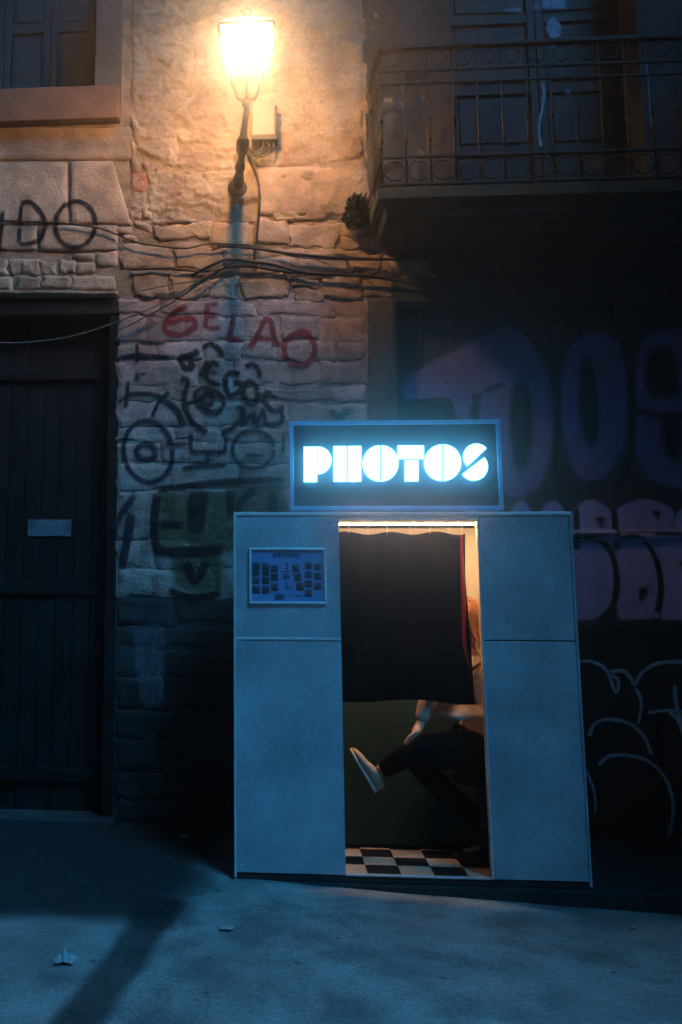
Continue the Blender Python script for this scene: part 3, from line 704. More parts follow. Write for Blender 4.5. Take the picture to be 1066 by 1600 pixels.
g.fill([(884, 836), (964, 836), (968, 900), (955, 955), (930, 972), (890, 974)], 5, 5, False); g.fill([(960, 840), (990, 838), (1034, 846), (1038, 900), (1036, 966), (1010, 972), (966, 972), (956, 930)], 5, 5, False)
g.fill([(1026, 842), (1130, 842), (1130, 974), (1030, 974)], 5, 5, False); g.done(P_PUR2, 'lilac bubble letters beside the booth roof')
g = Spray(gy, 12)
g.stroke([(902, 860), (904, 846), (930, 842), (950, 856), (962, 890), (962, 930), (950, 956), (930, 974)], 9); g.stroke([(958, 790), (962, 830), (964, 860)], 9); g.stroke([(900, 790), (902, 850)], 8)
g.stroke([(966, 848), (986, 838), (1010, 850), (1026, 880), (1032, 920), (1026, 960)], 9); g.fill([(924, 806), (948, 806), (942, 832)], 4, 4, False); g.fill([(1012, 796), (1034, 796), (1030, 818)], 4, 4, False)
g.fill([(996, 916), (1014, 918), (1012, 930), (1002, 942), (996, 938)], 4, 4, False); g.fill([(1056, 876), (1075, 874), (1070, 896)], 4, 4, False)
g.stroke([(888, 836), (960, 836)], 5); g.stroke([(1014, 834), (1090, 834)], 5); g.stroke([(890, 978), (960, 974), (1090, 976)], 13)
g.done(P_BLACK, 'black outlines and hearts on the lilac letters')
g = Spray(gy)
g.stroke([(904, 1034), (926, 1034), (948, 1048), (962, 1082), (966, 1062), (952, 1052), (972, 1048), (986, 1060), (990, 1072)], 6)
g.stroke([(990, 1074), (1004, 1050), (1030, 1036), (1072, 1034)], 6); g.stroke([(992, 1074), (1002, 1098), (996, 1134)], 5)
g.stroke([(920, 1152), (930, 1130), (956, 1124), (986, 1132), (1008, 1154), (1018, 1182)], 6); g.stroke([(934, 1196), (950, 1182), (980, 1180), (1014, 1190), (1040, 1218), (1052, 1260), (1044, 1308)], 6)
g.stroke([(1010, 1114), (1040, 1110), (1080, 1112)], 6); g.stroke([(1054, 1068), (1056, 1100), (1068, 1150)], 7); g.stroke([(1044, 1112), (1058, 1124), (1070, 1148)], 5)
g.stroke([(914, 1200), (928, 1236), (930, 1272)], 5); g.done(P_BLUE, 'pale blue looping tag low on the gate')
g = Spray(by)
g.fill([(856, 30), (868, 26), (878, 44), (872, 62), (858, 58), (852, 44)], 3, 3); g.fill([(842, -4), (886, -4), (884, 16), (846, 17)], 4, 4, False); g.fill([(864, 70), (870, 72), (866, 92)], 3, 2, False); g.fill([(872, 104), (878, 108), (872, 126)], 3, 2, False)
g.fill([(786, 14), (816, 12), (814, 20), (790, 20)], 3, 3, False); g.stroke([(846, 130), (850, 150), (842, 200), (846, 232)], 5); g.stroke([(984, 120), (990, 180), (992, 228)], 4); g.stroke([(918, 132), (926, 140)], 8); g.stroke([(884, 140), (892, 150)], 8)
g.stroke([(836, 20), (838, 2)], 7)
o = g.done(PEEL_ := paint('flaked_blue_paint', (.13, .30, .5), .95), 'flakes of old blue paint on the balcony door')

# ------------------------------------------------------------------ wall lamp
LY = D - .95
p_stem = at(383, 160, LY); p_elb = at(379, 222, LY)
lp = root('wall_lamp', at(372, 292, D), 'lit warm street lantern on an iron wall bracket above the graffiti', 'street lamp')
sc = (at(430, 60, LY) - at(345, 60, LY)).length
base = at(386, 121, LY); ax = Vector((at(388, 60, LY).x-base.x, 0, 0))*.0
wb, wt, hh = at(411, 121, LY).x-base.x, at(430, 45, LY).x-at(388, 45, LY).x, at(388, 58, LY).z-base.z
def ringq(r, z): return [base+Vector((sx*r, sy*r, z)) for sx, sy in ((-1, -1), (1, -1), (1, 1), (-1, 1))]
b0, b1 = ringq(wb*.93, .012), ringq(wt*.95, hh)
for i in range(4):
    j = (i+1) % 4; mesh('glass_pane', [b0[i], b0[j], b1[j], b1[i]], [(0, 1, 2, 3)], LGLASS, lp)
mb = MB(); mb.tube([base+Vector((0, 0, z_)) for z_ in (.07, .085, .12, .24, .29, .31)], [.03, .045, .052, .052, .04, .015], 14); mb.build('glowing_bulb', BULB, lp, True)
mb = MB(); mb.tube([base+Vector((0, 0, z_)) for z_ in (.0, .04, .07)], [.03, .022, .026], 10); mb.build('bulb_holder', LIRON, lp, True)
mb = MB(); mb.box(base+Vector((-.065, -.065, -.006)), base+Vector((.065, .065, .006)), .002); mb.build('tray', LIRON, lp)
dm = MB(); rr = [(wt*1.04, hh-.005), (wt*1.0, hh+.012), (wt*.8, hh+.05), (wt*.5, hh+.085), (wt*.22, hh+.125)]
for (ra, za), (rb, zb) in zip(rr, rr[1:]):
    A = ringq(ra, za); Bq = ringq(rb, zb)
    for i in range(4): dm.add([A[i], A[(i+1) % 4], Bq[(i+1) % 4], Bq[i]], [(0, 1, 2, 3)])
dm.build('cap', LENAM, lp)
mb = MB(); mb.tube([base+Vector((0, 0, hh+.12)), base+Vector((0, 0, hh+.15)), base+Vector((0, 0, hh+.17)), base+Vector((0, 0, hh+.2))], [.05, .03, .035, .006], 10); mb.build('finial', LIRON, lp, True)
mb = MB()
for i in range(4):
    j = (i+1) % 4; A, Bq = ringq(wb, 0), ringq(wt, hh)
    mb.tube([A[i], Bq[i]], .007, 6); mb.tube([A[i], A[j]], .010, 6); mb.tube([Bq[i], Bq[j]], .010, 6)
mb.build('lantern_frame', LIRON, lp)
q0 = ringq(wb*.62, -.075); q1 = ringq(wb*.7, -.004)
mb = MB()
for i in range(4): j = (i+1) % 4; mb.add([q0[i], q0[j], q1[j], q1[i]], [(0, 1, 2, 3)])
mb.add(q0, [(3, 2, 1, 0)]); mb.build('lower_glass', LGLASS, lp)
mb = MB()
for sx in (-1, 1):
    w_ = wb*.9
    mb.tube(smooth_poly([base+Vector((sx*w_, 0, 0)), base+Vector((sx*w_*.82, 0, -.08)), base+Vector((sx*w_*.55, 0, -.145)), base+Vector((0, 0, -.155))], 5), .009, 7)
    mb.tube(smooth_poly([base+Vector((0, sx*w_, 0)), base+Vector((0, sx*w_*.82, -.08)), base+Vector((0, sx*w_*.55, -.145)), base+Vector((0, 0, -.155))], 5), .009, 7)
mb.build('lantern_fork', LIRON, lp, True)
st_ = base+Vector((0, 0, -.15)); mb = MB()
el_ = at(380, 216, LY+.02); pw = at(371, 290, D-.05)
mb.tube([st_, st_+Vector((0, 0, -.04)), st_+Vector((0, 0, -.05)), st_.lerp(el_, .6), el_], [.036, .032, .02, .019, .024], 12)
mb.build('stem', LIRON, lp, True)
pts = []; rad = []
for t, r_ in ((0, .03), (.06, .042), (.16, .04), (.24, .027), (.38, .024), (.46, .034), (.5, .036), (.54, .028), (.66, .03), (.8, .04), (.9, .044), (.96, .03), (1, .02)):
    p = el_.lerp(pw, t) + Vector((0, 0, -.03*math.sin(t*math.pi))); pts.append(p); rad.append(r_)
mb = MB(); mb.tube(pts, rad, 12); mb.build('bracket_arm', LIRON, lp, True)
mb = MB(); c0 = at(371, 292, D-.03); mb.tube([c0+Vector((0, -.01, 0)), c0+Vector((0, .015, 0))], [.06, .07], 14); mb.build('wall_plate', LIRON, lp, True)

# junction box
jb0, jb1 = at(394, 222, D-.06), at(432, 168, D-.06)
jb = root('junction_box', (jb0.x, D-.05, jb0.z), 'pale electrical junction box on the wall beside the lantern bracket', 'electrical box')
mb = MB(); mb.box((jb0.x, D-.13, jb0.z+.02), (jb1.x-.012, D-.02, jb1.z), .008); mb.build('cover', BOXW, jb)
mb = MB(); mb.box((jb0.x-.004, D-.135, jb0.z-.016), (jb1.x+.004, D-.015, jb0.z+.018), .004); mb.box((jb1.x-.010, D-.135, jb0.z+.0185), (jb1.x+.006, D-.015, jb1.z-.02), .003); mb.build('base_tray', LIRON, jb)
for i, u in enumerate((402, 411, 419, 427)):
    a = at(u, 224, D-.08); e = at(389, 228+i*3, D-.08)
    mb = MB(); mb.tube(smooth_poly([a, a+Vector((0, -.01, -.035-.006*i)), a.lerp(e, .5)+Vector((0, -.02, -.055-.008*i)), e+Vector((0, 0, -.015)), e+Vector((-.01, 0, .03))], 6), .0075, 7)
    mb.build('cable_tail', LIRON, jb, True)
# ------------------------------------------------------------------ cables
def cable(pts, r, label, m=RUBBER, y=D-.05, name='cable'):
    P = []
    for q in pts:
        P.append(at(q[0], q[1], q[2] if len(q) > 2 else y))
    mb = MB(); mb.tube(smooth_poly(P, 7), r, 6); o = mb.build(name, m, None, True); tag(o, label, 'cable', 'cables strung along the facade'); return o
cable([(391, 244), (398, 262), (404, 285), (405, 310), (403, 350), (399, 385), (396, 412)], .009, 'thick cable dropping from the junction box to the cable bundle', LIRON, D-.04)
cable([(-30, 344), (60, 347), (108, 350), (160, 358), (212, 378), (245, 384), (290, 388), (330, 381), (400, 385), (470, 402), (560, 406), (640, 406), (700, 408)], .006, 'thin wavy cable running from the black DO letters past the lantern cable')
cable([(340, 384), (400, 388), (450, 396), (520, 402), (600, 405), (760, 404)], .011, 'thick upper black cable running straight under the balcony', y=D-.08)
cable([(300, 430), (345, 408), (370, 406), (420, 412), (470, 424), (540, 430), (580, 432), (640, 442), (668, 450)], .011, 'thick lower black cable sagging toward the gate jamb', y=D-.06)
cable([(205, 421), (260, 420), (320, 424), (380, 416), (440, 424), (520, 428)], .008, 'black cable lying in the joint under the long stone', y=D-.03)
cable([(-20, 535), (40, 535), (110, 526), (180, 504), (260, 470), (320, 432), (352, 408)], .0045, 'thin pale cable sweeping down across the dark doorway', CABLEG, D-.08)
cable([(178, 520), (230, 494), (280, 466), (330, 430), (370, 408)], .004, 'thin slanting cable just above the red letter G', y=D-.06)
cable([(205, 458), (260, 446), (320, 436), (350, 418)], .0035, 'short thin cable crossing the stones left of the bundle', y=D-.05)
cable([(470, 395), (500, 408), (540, 424), (572, 436), (590, 455)], .0035, 'thin loose cable crossing the bundle near the balcony', y=D-.05)

# ------------------------------------------------------------------ weed on the balcony edge
wd = root('weed_tuft', at(572, 335, D-.05), 'dark green weed tuft growing from the corner below the balcony', 'plant')
c0 = at(574, 335, D-.06)
mb = MB()
for i in range(900):
    a = random.uniform(0, 2*math.pi); rr_ = random.random()**.5; t = random.random()
    p = c0 + Vector((-.09+rr_*.085*math.cos(a)*1.0+.02, -.07*rr_*abs(math.sin(a)), -.03+rr_*.12*math.sin(a)+.04*t))
    d = Vector((random.uniform(-1, .6), random.uniform(-1, .2), random.uniform(-.3, 1))).normalized()
    s_ = Vector((random.uniform(-1, 1), random.uniform(-1, 1), random.uniform(-1, 1))).cross(d).normalized(); l_ = random.uniform(.02, .05)
    mb.add([p, p+d*l_*.5+s_*l_*.24, p+d*l_, p+d*l_*.5-s_*l_*.24], [(0, 1, 2, 3)])
fo = mb.build('foliage', LEAF, wd); fo['kind'] = 'stuff'
mb = MB()
for i in range(7):
    e = c0+Vector((random.uniform(-.15, .0), random.uniform(-.08, -.01), random.uniform(-.1, .1))); mb.tube([c0+Vector((.02, .06, -.02)), c0.lerp(e, .5)+Vector((0, -.01, .02)), e], [.004, .003, .001], 5)
mb.build('stem', LEAF, wd)

# ------------------------------------------------------------------ photo booth
X0, X1, HB = -.3071, 1.5396, 1.95
DX0, DX1, DT = .2789, 1.0342, 1.8988
BD = .74
bt = root('photo_booth', ((X0+X1)/2, BD/2, 0), 'speckled metal photo booth with a curtained doorway on the pavement', 'photo booth')
zs1 = at(450, 998, 0).z
def bx(name, m, a, b, bev=.002, parent=bt):
    mb = MB(); mb.box(a, b, bev); return mb.build(name, m, parent)
bx('front_panel', ALU, (X0+.012, 0, .035), (DX0, .02, zs1-.007)); bx('front_panel', ALU, (X0+.012, 0, zs1+.007), (DX0, .02, HB-.022))
bx('front_panel', ALU, (DX1+.012, 0, .035), (X1-.012, .02, zs1-.004)); bx('front_panel', ALU, (DX1+.012, 0, zs1+.004), (X1-.012, .02, HB-.022))
bx('seam_strip', ALUF, (X0+.012, -.006, zs1-.0065), (DX0, .018, zs1+.0065), .002); bx('seam_strip', BLACKP, (DX1+.012, .004, zs1-.0035), (X1-.012, .018, zs1+.0035), .001)
bx('header_panel', ALU, (DX0+.001, 0, DT+.004), (DX1+.011, .02, HB-.022)); 
bx('top_trim', ALUF, (X0-.002, -.008, HB-.020), (X1+.002, .03, HB), .003)
bx('corner_trim', ALUF, (X0-.003, -.007, .01), (X0+.0105, .03, HB-.0215), .003); bx('corner_trim', ALU, (X1-.0105, -.007, .01), (X1+.003, .03, HB-.0215), .003)
bx('door_trim', ALUF, (DX1, -.006, .034), (DX1+.0105, .05, DT+.003), .002)
bx('plinth', CONC, (X0+.01, .008, .0), (X1-.01, BD-.01, .030), .002)
bx('sill_strip', ALU, (DX0+.001, -.002, .0305), (DX1-.001, .028, .040), .002)
bx('side_wall', ALU, (X0, .031, .031), (X0+.02, BD, HB-.021)); bx('side_wall', ALU, (X1-.02, .031, .031), (X1, BD, HB-.021))
bx('back_panel', ALU, (X0+.021, BD-.02, .031), (X1-.021, BD, HB-.021)); bx('roof', ALU, (X0+.001, .031, HB-.0205), (X1-.001, BD, HB-.001))
sc_ = None
for xx_, zz_ in [(x_, z_) for x_ in (X0+.035, DX0-.03, DX1+.045, X1-.035) for z_ in (.07, .55, zs1-.045, zs1+.045, HB-.07)]:
    if sc_ is None: mb = MB(); mb.tube([(xx_, -.0035, zz_), (xx_, .001, zz_)], [.005, .008], 8); sc_ = mb.build('screw', ALUF, bt)
    else: dup(sc_, bt, (xx_, WL[sc_.name].y, zz_-.008))
# inside
FZ = .036; YB = .60; XI0, XI1 = .12, 1.36
bx('interior_wall', CREAM, (XI1, .021, FZ), (XI1+.02, YB, HB-.05), .0); bx('interior_wall', CREAMB, (XI0, YB+.001, 1.06), (XI1+.02, YB+.02, HB-.05), .0); bx('interior_wall', SHADEB, (XI0, YB-.002, FZ), (XI1-.001, YB+.02, 1.059), .0)  # lower back wall darkened in its colour where the booth light fades
bx('interior_wall', BLACKP, (XI0-.02, .021, FZ), (XI0, YB, HB-.05), .0); bx('ceiling_panel', CREAM, (XI0-.02, .021, HB-.049), (XI1+.02, YB+.02, HB-.04), .0)
bx('skirting', BLACKP, (XI0+.001, YB-.012, FZ+.001), (XI1-.001, YB-.003, FZ+.02), .0)
fl = bx('floor', BLACKP, (XI0-.02, .0285, .0305), (XI1+.02, YB+.02, FZ-.001), .0)
tx = at(575, 1368, .03).x; tw = .175; T = {}
for j in range(4):
    for i in range(-3, 5):
        x = tx+i*tw; y = .03+j*tw
        xa_, xb_ = max(x+.0008, XI0), min(x+tw-.0008, XI1); yb_ = min(y+tw-.0008, YB-.013)
        if xb_-xa_ < .01 or yb_-y < .01: continue
        light = ((i+j) % 2 != 0)
        bx('tile', TILEL if light else TILED, (xa_, y, FZ), (xb_, yb_, FZ+.004), .0008, fl)
# lamp panel on the machine side and a strip under the ceiling: the booth's own light
bx('ceiling_light', BOOTHL, (.2, .22, HB-.066), (1.25, .31, HB-.0495), .001)
# curtain on its rod
rod = MB(); rz = at(640, 823, .05).z; rod.tube([(DX0+.002, .05, rz), (DX1-.002, .05, rz)], .009, 10); rod = rod.build('curtain_rod', LIRON, bt, True)
cu = root('curtain', (at(630, 1097, .05).x, .05, at(630, 1097, .05).z), 'short black curtain with a red edge hanging in the booth doorway', 'curtain')
def cx_right(z_t): return [(727, 0), (727, .25), (731, .45), (735, .62), (739, .85), (743, 1.0)]
def cloth(uL, uR, m, name, yoff=0.0, nx=70, nz=30):
    V = []; F = []
    for j in range(nz+1):
        t = j/nz
        def ip(a):
            for (u0, t0), (u1, t1) in zip(a, a[1:]):
                if t <= t1: return u0+(u1-u0)*(t-t0)/(t1-t0)
            return a[-1][0]
        a, b = ip(uL), ip(uR)
        for i in range(nx+1):
            s = i/nx; u = a+(b-a)*s
            vt = 833 + 2.5*math.sin(u*.09) + (4 if 560 < u < 600 else 0)*0 ; vb = 1094 + 3*math.sin(u*.035+1) + 4*(u-530)/210
            v = vt+(vb-vt)*t
            y = .052 + yoff + (.010+.010*t)*math.sin(u*.16+1.2*math.sin(u*.05)) + .006*fbm(u*.02, t*3) + .012*t
            V.append(at(u, v, y))
    for j in range(nz):
        for i in range(nx): k = j*(nx+1)+i; F.append((k, k+nx+1, k+nx+2, k+1))
    o = mesh(name, V, F, m, cu, True)
    md = o.modifiers.new('thick', 'SOLIDIFY'); md.thickness = .003; return o
cloth([(529, 0), (530, .5), (529, 1)], [(719, 0), (720, .25), (722, .45), (722, .62), (735, .85), (741, 1.0)], CURT, 'lined_cloth')
cloth([(719.3, 0), (720.3, .25), (722.3, .45), (722.3, .62), (735.3, .85), (741.3, 1.0)], [(723, 0), (725, .25), (728, .45), (727.5, .62), (736.5, .85), (741.8, 1)], HEM, 'red_edge', 0.0, 8, 30)
cloth([(723.3, 0), (725.3, .25), (728.3, .45), (727.8, .62), (736.8, .85), (742, 1)], cx_right(0), CURT, 'lined_edge', 0.0, 6, 30)
for u in (545, 575, 605, 640, 672, 700, 722):
    p = at(u, 823, .05); mb = MB(); mb.tube([(p.x, .05+.013*math.cos(a*math.pi/5), rz+.013*math.sin(a*math.pi/5)-.002) for a in range(11)], .002, 5, False)
    mb.tube([(p.x, .05, rz-.014), (p.x, .052, rz-.04)], .0015, 5); mb.build('curtain_ring', ALUF, cu)
# price poster in its frame
PX0, PX1 = at(389, 900, -.012).x, at(510, 900, -.012).x; PZ0, PZ1 = at(450, 944, -.012).z, at(450, 856, -.012).z
ps = root('price_poster', ((PX0+PX1)/2, -.005, PZ0), 'framed poster with photo strips and prices on the booth front', 'poster')
f_ = .014
for a, b in (((PX0, PZ0), (PX1, PZ0+f_)), ((PX0, PZ1-f_), (PX1, PZ1)), ((PX0, PZ0+f_+.0005), (PX0+f_, PZ1-f_-.0005)), ((PX1-f_, PZ0+f_+.0005), (PX1, PZ1-f_-.0005))):
    mb = MB(); mb.box((a[0], -.018, a[1]), (b[0], -.0005, b[1]), .005); mb.build('frame', ALUF, ps)
bx('poster_sheet', POSTP, (PX0+f_, -.006, PZ0+f_), (PX1-f_, -.001, PZ1-f_), 0, ps)
def pp(a, b):   # poster space measured in the 1066x782 enlargement of (375,845)-(525,955)
    p = at(375+a*150/1066, 845+b*110/782, -.0085); return p.x, p.z
def snap(a, b, w_, h_, rot=0):
    x, z = pp(a, b); W_, Hh = w_*150/1066/276, h_*110/782/276; c_, s_ = math.cos(rot), math.sin(rot)
    def q(pts, y): return [(x+(px*W_*c_-pz*Hh*s_)/2, y, z+(px*W_*s_+pz*Hh*c_)/2) for px, pz in pts]
    o = mesh('photo_print', q([(-1, -1), (1, -1), (1, 1), (-1, 1)], -.0083), [(0, 1, 2, 3)], random.choice((PRT1, PRT2)), ps)
    dx = random.uniform(-.25, .25); hh_ = random.uniform(.35, .5)
    mb = MB(); mb.add(q([(-.9, -1), (.9, -1), (.7+dx*.3, -.45), (.3+dx, -.2), (-.3+dx, -.2), (-.7+dx*.3, -.45)], -.0086), [tuple(range(6))])
    mb.add(q([(dx+.34*math.cos(t*math.pi/4), .12+hh_*math.sin(t*math.pi/4)) for t in range(8)], -.0088), [tuple(range(8))]); mb.build('portrait', INK, o)
for a, b in ((180, 280), (285, 285), (178, 345), (285, 345), (178, 440), (285, 440), (180, 545), (285, 545), (383, 310), (383, 405), (385, 515)): snap(a, b, 82, 78)
for a, b in ((620, 305), (640, 405), (665, 510)): snap(a, b, 80, 82, .08)
for a, b in ((760, 275), (760, 375), (760, 480), (760, 580), (860, 290), (865, 395), (865, 505)): snap(a, b, 80, 74)
def text(s, a, b, size, m, parent, name, y=-.0088, rot=0, ext=.0):
    c = bpy.data.curves.new(name, 'FONT'); c.body = s; c.size = size; c.align_x = 'CENTER'; c.align_y = 'CENTER'; c.extrude = ext
    o = bpy.data.objects.new(name, c); COL.objects.link(o); bpy.context.view_layer.update()
    me = bpy.data.meshes.new_from_object(o.evaluated_get(bpy.context.evaluated_depsgraph_get())); bpy.data.objects.remove(o)
    x, z = pp(a, b); V = []
    for v in me.vertices:
        q = Vector((v.co.x*math.cos(rot)-v.co.y*math.sin(rot), 0, v.co.x*math.sin(rot)+v.co.y*math.cos(rot))); V.append(Vector((x, y, z))+q)
    F = [tuple(p.vertices) for p in me.polygons]; bpy.data.meshes.remove(me)
    return mesh(name, V, F, m, parent)
word = 'FOTOAUTOMAT'
for i, ch in enumerate(word):
    t = (i-5)/5.0; text(ch, 518+t*140, 160+18*t*t, .034, INK, ps, 'title_letter', rot=-t*.22)
text('3', 520, 285, .052, INK, ps, 'price'); text('5', 520, 500, .052, INK, ps, 'price'); text('€', 562, 520, .022, INK, ps, 'price')
for a, b, w_ in ((515, 345, 110), (515, 375, 60), (515, 400, 70), (515, 420, 80), (440, 600, 110), (440, 628, 120), (440, 650, 90), (650, 610, 60), (580, 605, 24)):
    x, z = pp(a, b); W = w_*150/1066/276/2; mesh('small_print', [(x-W, -.0085, z-.0025), (x+W, -.0085, z-.0025), (x+W, -.0085, z+.0025), (x-W, -.0085, z+.0025)], [(0, 1, 2, 3)], INK, ps)

# ------------------------------------------------------------------ PHOTOS sign on the roof
SY = .02
A = [at(450, 658, SY), at(782, 655, SY), at(787.5, 793, SY), at(455, 794, SY)]
sx0, sx1, sz0, sz1 = (A[0].x+A[3].x)/2, (A[1].x+A[2].x)/2, HB+.012, (A[0].z+A[1].z)/2
sg = root('photos_sign', ((sx0+sx1)/2, SY+.06, HB), 'illuminated box sign reading PHOTOS standing on the booth roof', 'sign')
mb = MB(); mb.box((sx0+.012, SY+.012, sz0+.012), (sx1-.012, SY+.018, sz1-.012)); mb.build('sign_face', SIGNB, sg)
fw = .024
for a, b in (((sx0, sz0), (sx1, sz0+fw)), ((sx0, sz1-fw), (sx1, sz1)), ((sx0, sz0+fw+.0005), (sx0+fw, sz1-fw-.0005)), ((sx1-fw, sz0+fw+.0005), (sx1, sz1-fw-.0005))):
    mb = MB(); mb.box((a[0], SY, a[1]), (b[0], SY+.05, b[1]), .003); mb.build('frame', SIGNF, sg)
mb = MB(); mb.box((sx0+.004, SY+.0505, sz0+.004), (sx1-.004, SY+.13, sz1-.004), .003); mb.build('sign_case', ALU, sg)
for u in (500, 740):
    mb = MB(); xx = at(u, 795, SY).x; mb.box((xx-.03, SY+.02, HB+.0), (xx+.03, SY+.1, HB+.0125)); mb.build('foot', ALU, sg)
LYF, LYB = SY-.030, SY-.018
def SP(a, b):   # enlargement (430,640)-(800,830) drawn at 1066x547
    p = at(430+a*370/1066, 640+b*190/547, LYF); return (p.x, p.z)
top, bot = 163, 323
def tilt(a): return -10*(a-130)/830                # lettering rises gently with the sign in the photograph
def lp_(pts): return [SP(a, b + tilt(a)*.35) for a, b in pts]
def arc(cx, cy, rx, ry, a0, a1, n=18): return [(cx+rx*math.cos(math.radians(a0+(a1-a0)*i/n)), cy+ry*math.sin(math.radians(a0+(a1-a0)*i/n))) for i in range(n+1)]
letters = [('letter_p', [[(130, 167), (189, 167), (189, 325), (130, 325)], arc(192, 228, 62, 62, -90, 90)]),
           ('letter_h', [[(263, 165), (322, 165), (322, 324), (263, 324)], [(328, 165), (388, 165), (388, 324), (328, 324)]]),
           ('letter_o', [arc(472, 243, 78, 81, 90, 270), arc(478, 243, 78, 81, -90, 90)]),
           ('letter_t', [[(552, 163), (670, 163), (670, 223), (552, 223)], [(584, 229), (646, 229), (646, 324), (584, 324)]]),
           ('letter_o', [arc(752, 241, 80, 82, 90, 270), arc(758, 241, 80, 82, -90, 90)]),
           ('letter_s', [arc(906, 214, 58, 58, 132, 322), arc(896, 260, 62, 62, -42, 148)])]
ld = {}
for nm, polys in letters:
    mb = MB()
    for pl in polys:
        q = lp_(pl); mb.prism(q[::-1], LYF, LYB)
    mb.build(nm, LETTER, sg)

# ------------------------------------------------------------------ sitter
def W(u, v, y): return at(u, v, y)
def skin_mesh(name, chains, m, parent, sub=2):
    """chains: list of [(point, radius)...]; the first chain holds the root, later ones start on an existing point"""
    V = []; E = []; R = []
    def vid(p, r):
        for i, q in enumerate(V):
            if (q-p).length < 1e-4: return i
        V.append(Vector(p)); R.append(r); return len(V)-1
    for ch in chains:
        prev = None
        for p, r in ch:
            i = vid(Vector(p), r)
            if prev is not None and prev != i: E.append((prev, i))
            prev = i
    o0 = V[0].copy(); me = bpy.data.meshes.new(name); me.from_pydata([v-o0 for v in V], E, [])
    o = bpy.data.objects.new(name, me); COL.objects.link(o); bpy.context.view_layer.objects.active = o
    o.modifiers.new('skin', 'SKIN'); sv = me.skin_vertices[0].data
    for i, r in enumerate(R): sv[i].radius = (r, r) if not isinstance(r, tuple) else r
    sv[0].use_root = True
    s_ = o.modifiers.new('sub', 'SUBSURF'); s_.levels = sub; s_.render_levels = sub
    bpy.context.view_layer.update()
    nm = bpy.data.meshes.new_from_object(o.evaluated_get(bpy.context.evaluated_depsgraph_get()))
    bpy.data.objects.remove(o); V2 = [v.co+o0 for v in nm.vertices]; F2 = [tuple(p.vertices) for p in nm.polygons]; bpy.data.meshes.remove(nm)
    return mesh(name, V2, F2, m, parent, True)
YP = .36
hipc = W(752, 1172, YP); chest = W(741, 1062, YP); nb = W(734, 1026, YP); hd = W(722, 972, YP)
pe = root('person', (hipc.x, YP, FZ), 'seated person in blush blouse and black trousers with one leg crossed, behind the curtain', 'person')
kn = W(652, 1170, .16); hip1 = hipc+Vector((0, -.09, 0)); an = W(588, 1208, .32)
hip2 = hipc+Vector((0, .09, 0)); kn2 = W(640, 1185, .47); an2 = W(778, 1312, .48)
sh = W(738, 1038, .22); elb = W(670, 1086, .17); wr = W(656, 1134, .14)
sh2 = W(738, 1036, .50); elb2 = W(738, 1092, .54); wr2 = W(726, 1150, .48)
hand = W(649, 1146, .10)
body = [[(hipc, .11), (W(748, 1115, YP), .105), (chest, .115), (nb, .06), (W(730, 1008, YP), .05), (hd+Vector((.005, 0, -.03)), .07), (hd+Vector((0, 0, .03)), .092), (hd+Vector((0, 0, .09)), .06)],
        [(chest, .115), (sh, .055), (elb, .038), (wr, .026), (hand, .03)], [(chest, .115), (sh2, .055), (elb2, .038), (wr2, .026), (wr2+Vector((-.05, -.02, -.02)), .03)],
        [(hipc, .11), (hip1, .06), (kn, .05), (an, .036)], [(hipc, .11), (hip2, .06), (kn2, .05), (an2, .036), (W(756, 1330, .46), .03)]]
# fingers of the near hand curl over the knee
for k, (dy_, ln) in enumerate(((-.03, .055), (-.012, .065), (.006, .06), (.022, .05))):
    b_ = hand+Vector((-.012, dy_, -.012)); body.append([(hand, .03), (b_, .0095), (b_+Vector((-ln*.5, -.004, -.016)), .0088), (b_+Vector((-ln*.8, -.004, -.045)), .0075)])
body.append([(hand, .03), (hand+Vector((.0, -.03, .012)), .0105), (hand+Vector((-.03, -.048, -.004)), .009), (hand+Vector((-.05, -.052, -.02)), .008)])
for k in range(4):
    h2 = wr2+Vector((-.05, -.02, -.02)); b_ = h2+Vector((-.01, -.028+.018*k, -.008)); body.append([(h2, .03), (b_, .0095), (b_+Vector((-.035, 0, -.018)), .0085), (b_+Vector((-.05, 0, -.04)), .0075)])
skin_mesh('body', body, SKIN, pe)
# face (turned to the machine on the left)
fx = hd+Vector((-.088, 0, 0)); mb = MB(); mb.tube([fx+Vector((.004, 0, .028)), fx+Vector((-.012, 0, 0)), fx+Vector((-.02, 0, -.012)), fx+Vector((0, 0, -.022))], [.006, .010, .013, .006], 8); mb.build('nose', SKIN, pe, True)
for s_ in (-1, 1):
    mb = MB(); mb.tube([fx+Vector((.012, s_*.032-.008, .022)), fx+Vector((.006, s_*.032, .024)), fx+Vector((.012, s_*.032+.008, .022))], [.003, .006, .003], 6); mb.build('eye', GLASSD, pe, True)
mb = MB(); mb.tube([fx+Vector((.012, -.02, -.046)), fx+Vector((.002, 0, -.046)), fx+Vector((.012, .02, -.046))], [.003, .007, .003], 6); mb.build('mouth', mat('lips', (.4, .12, .1), .5), pe, True)
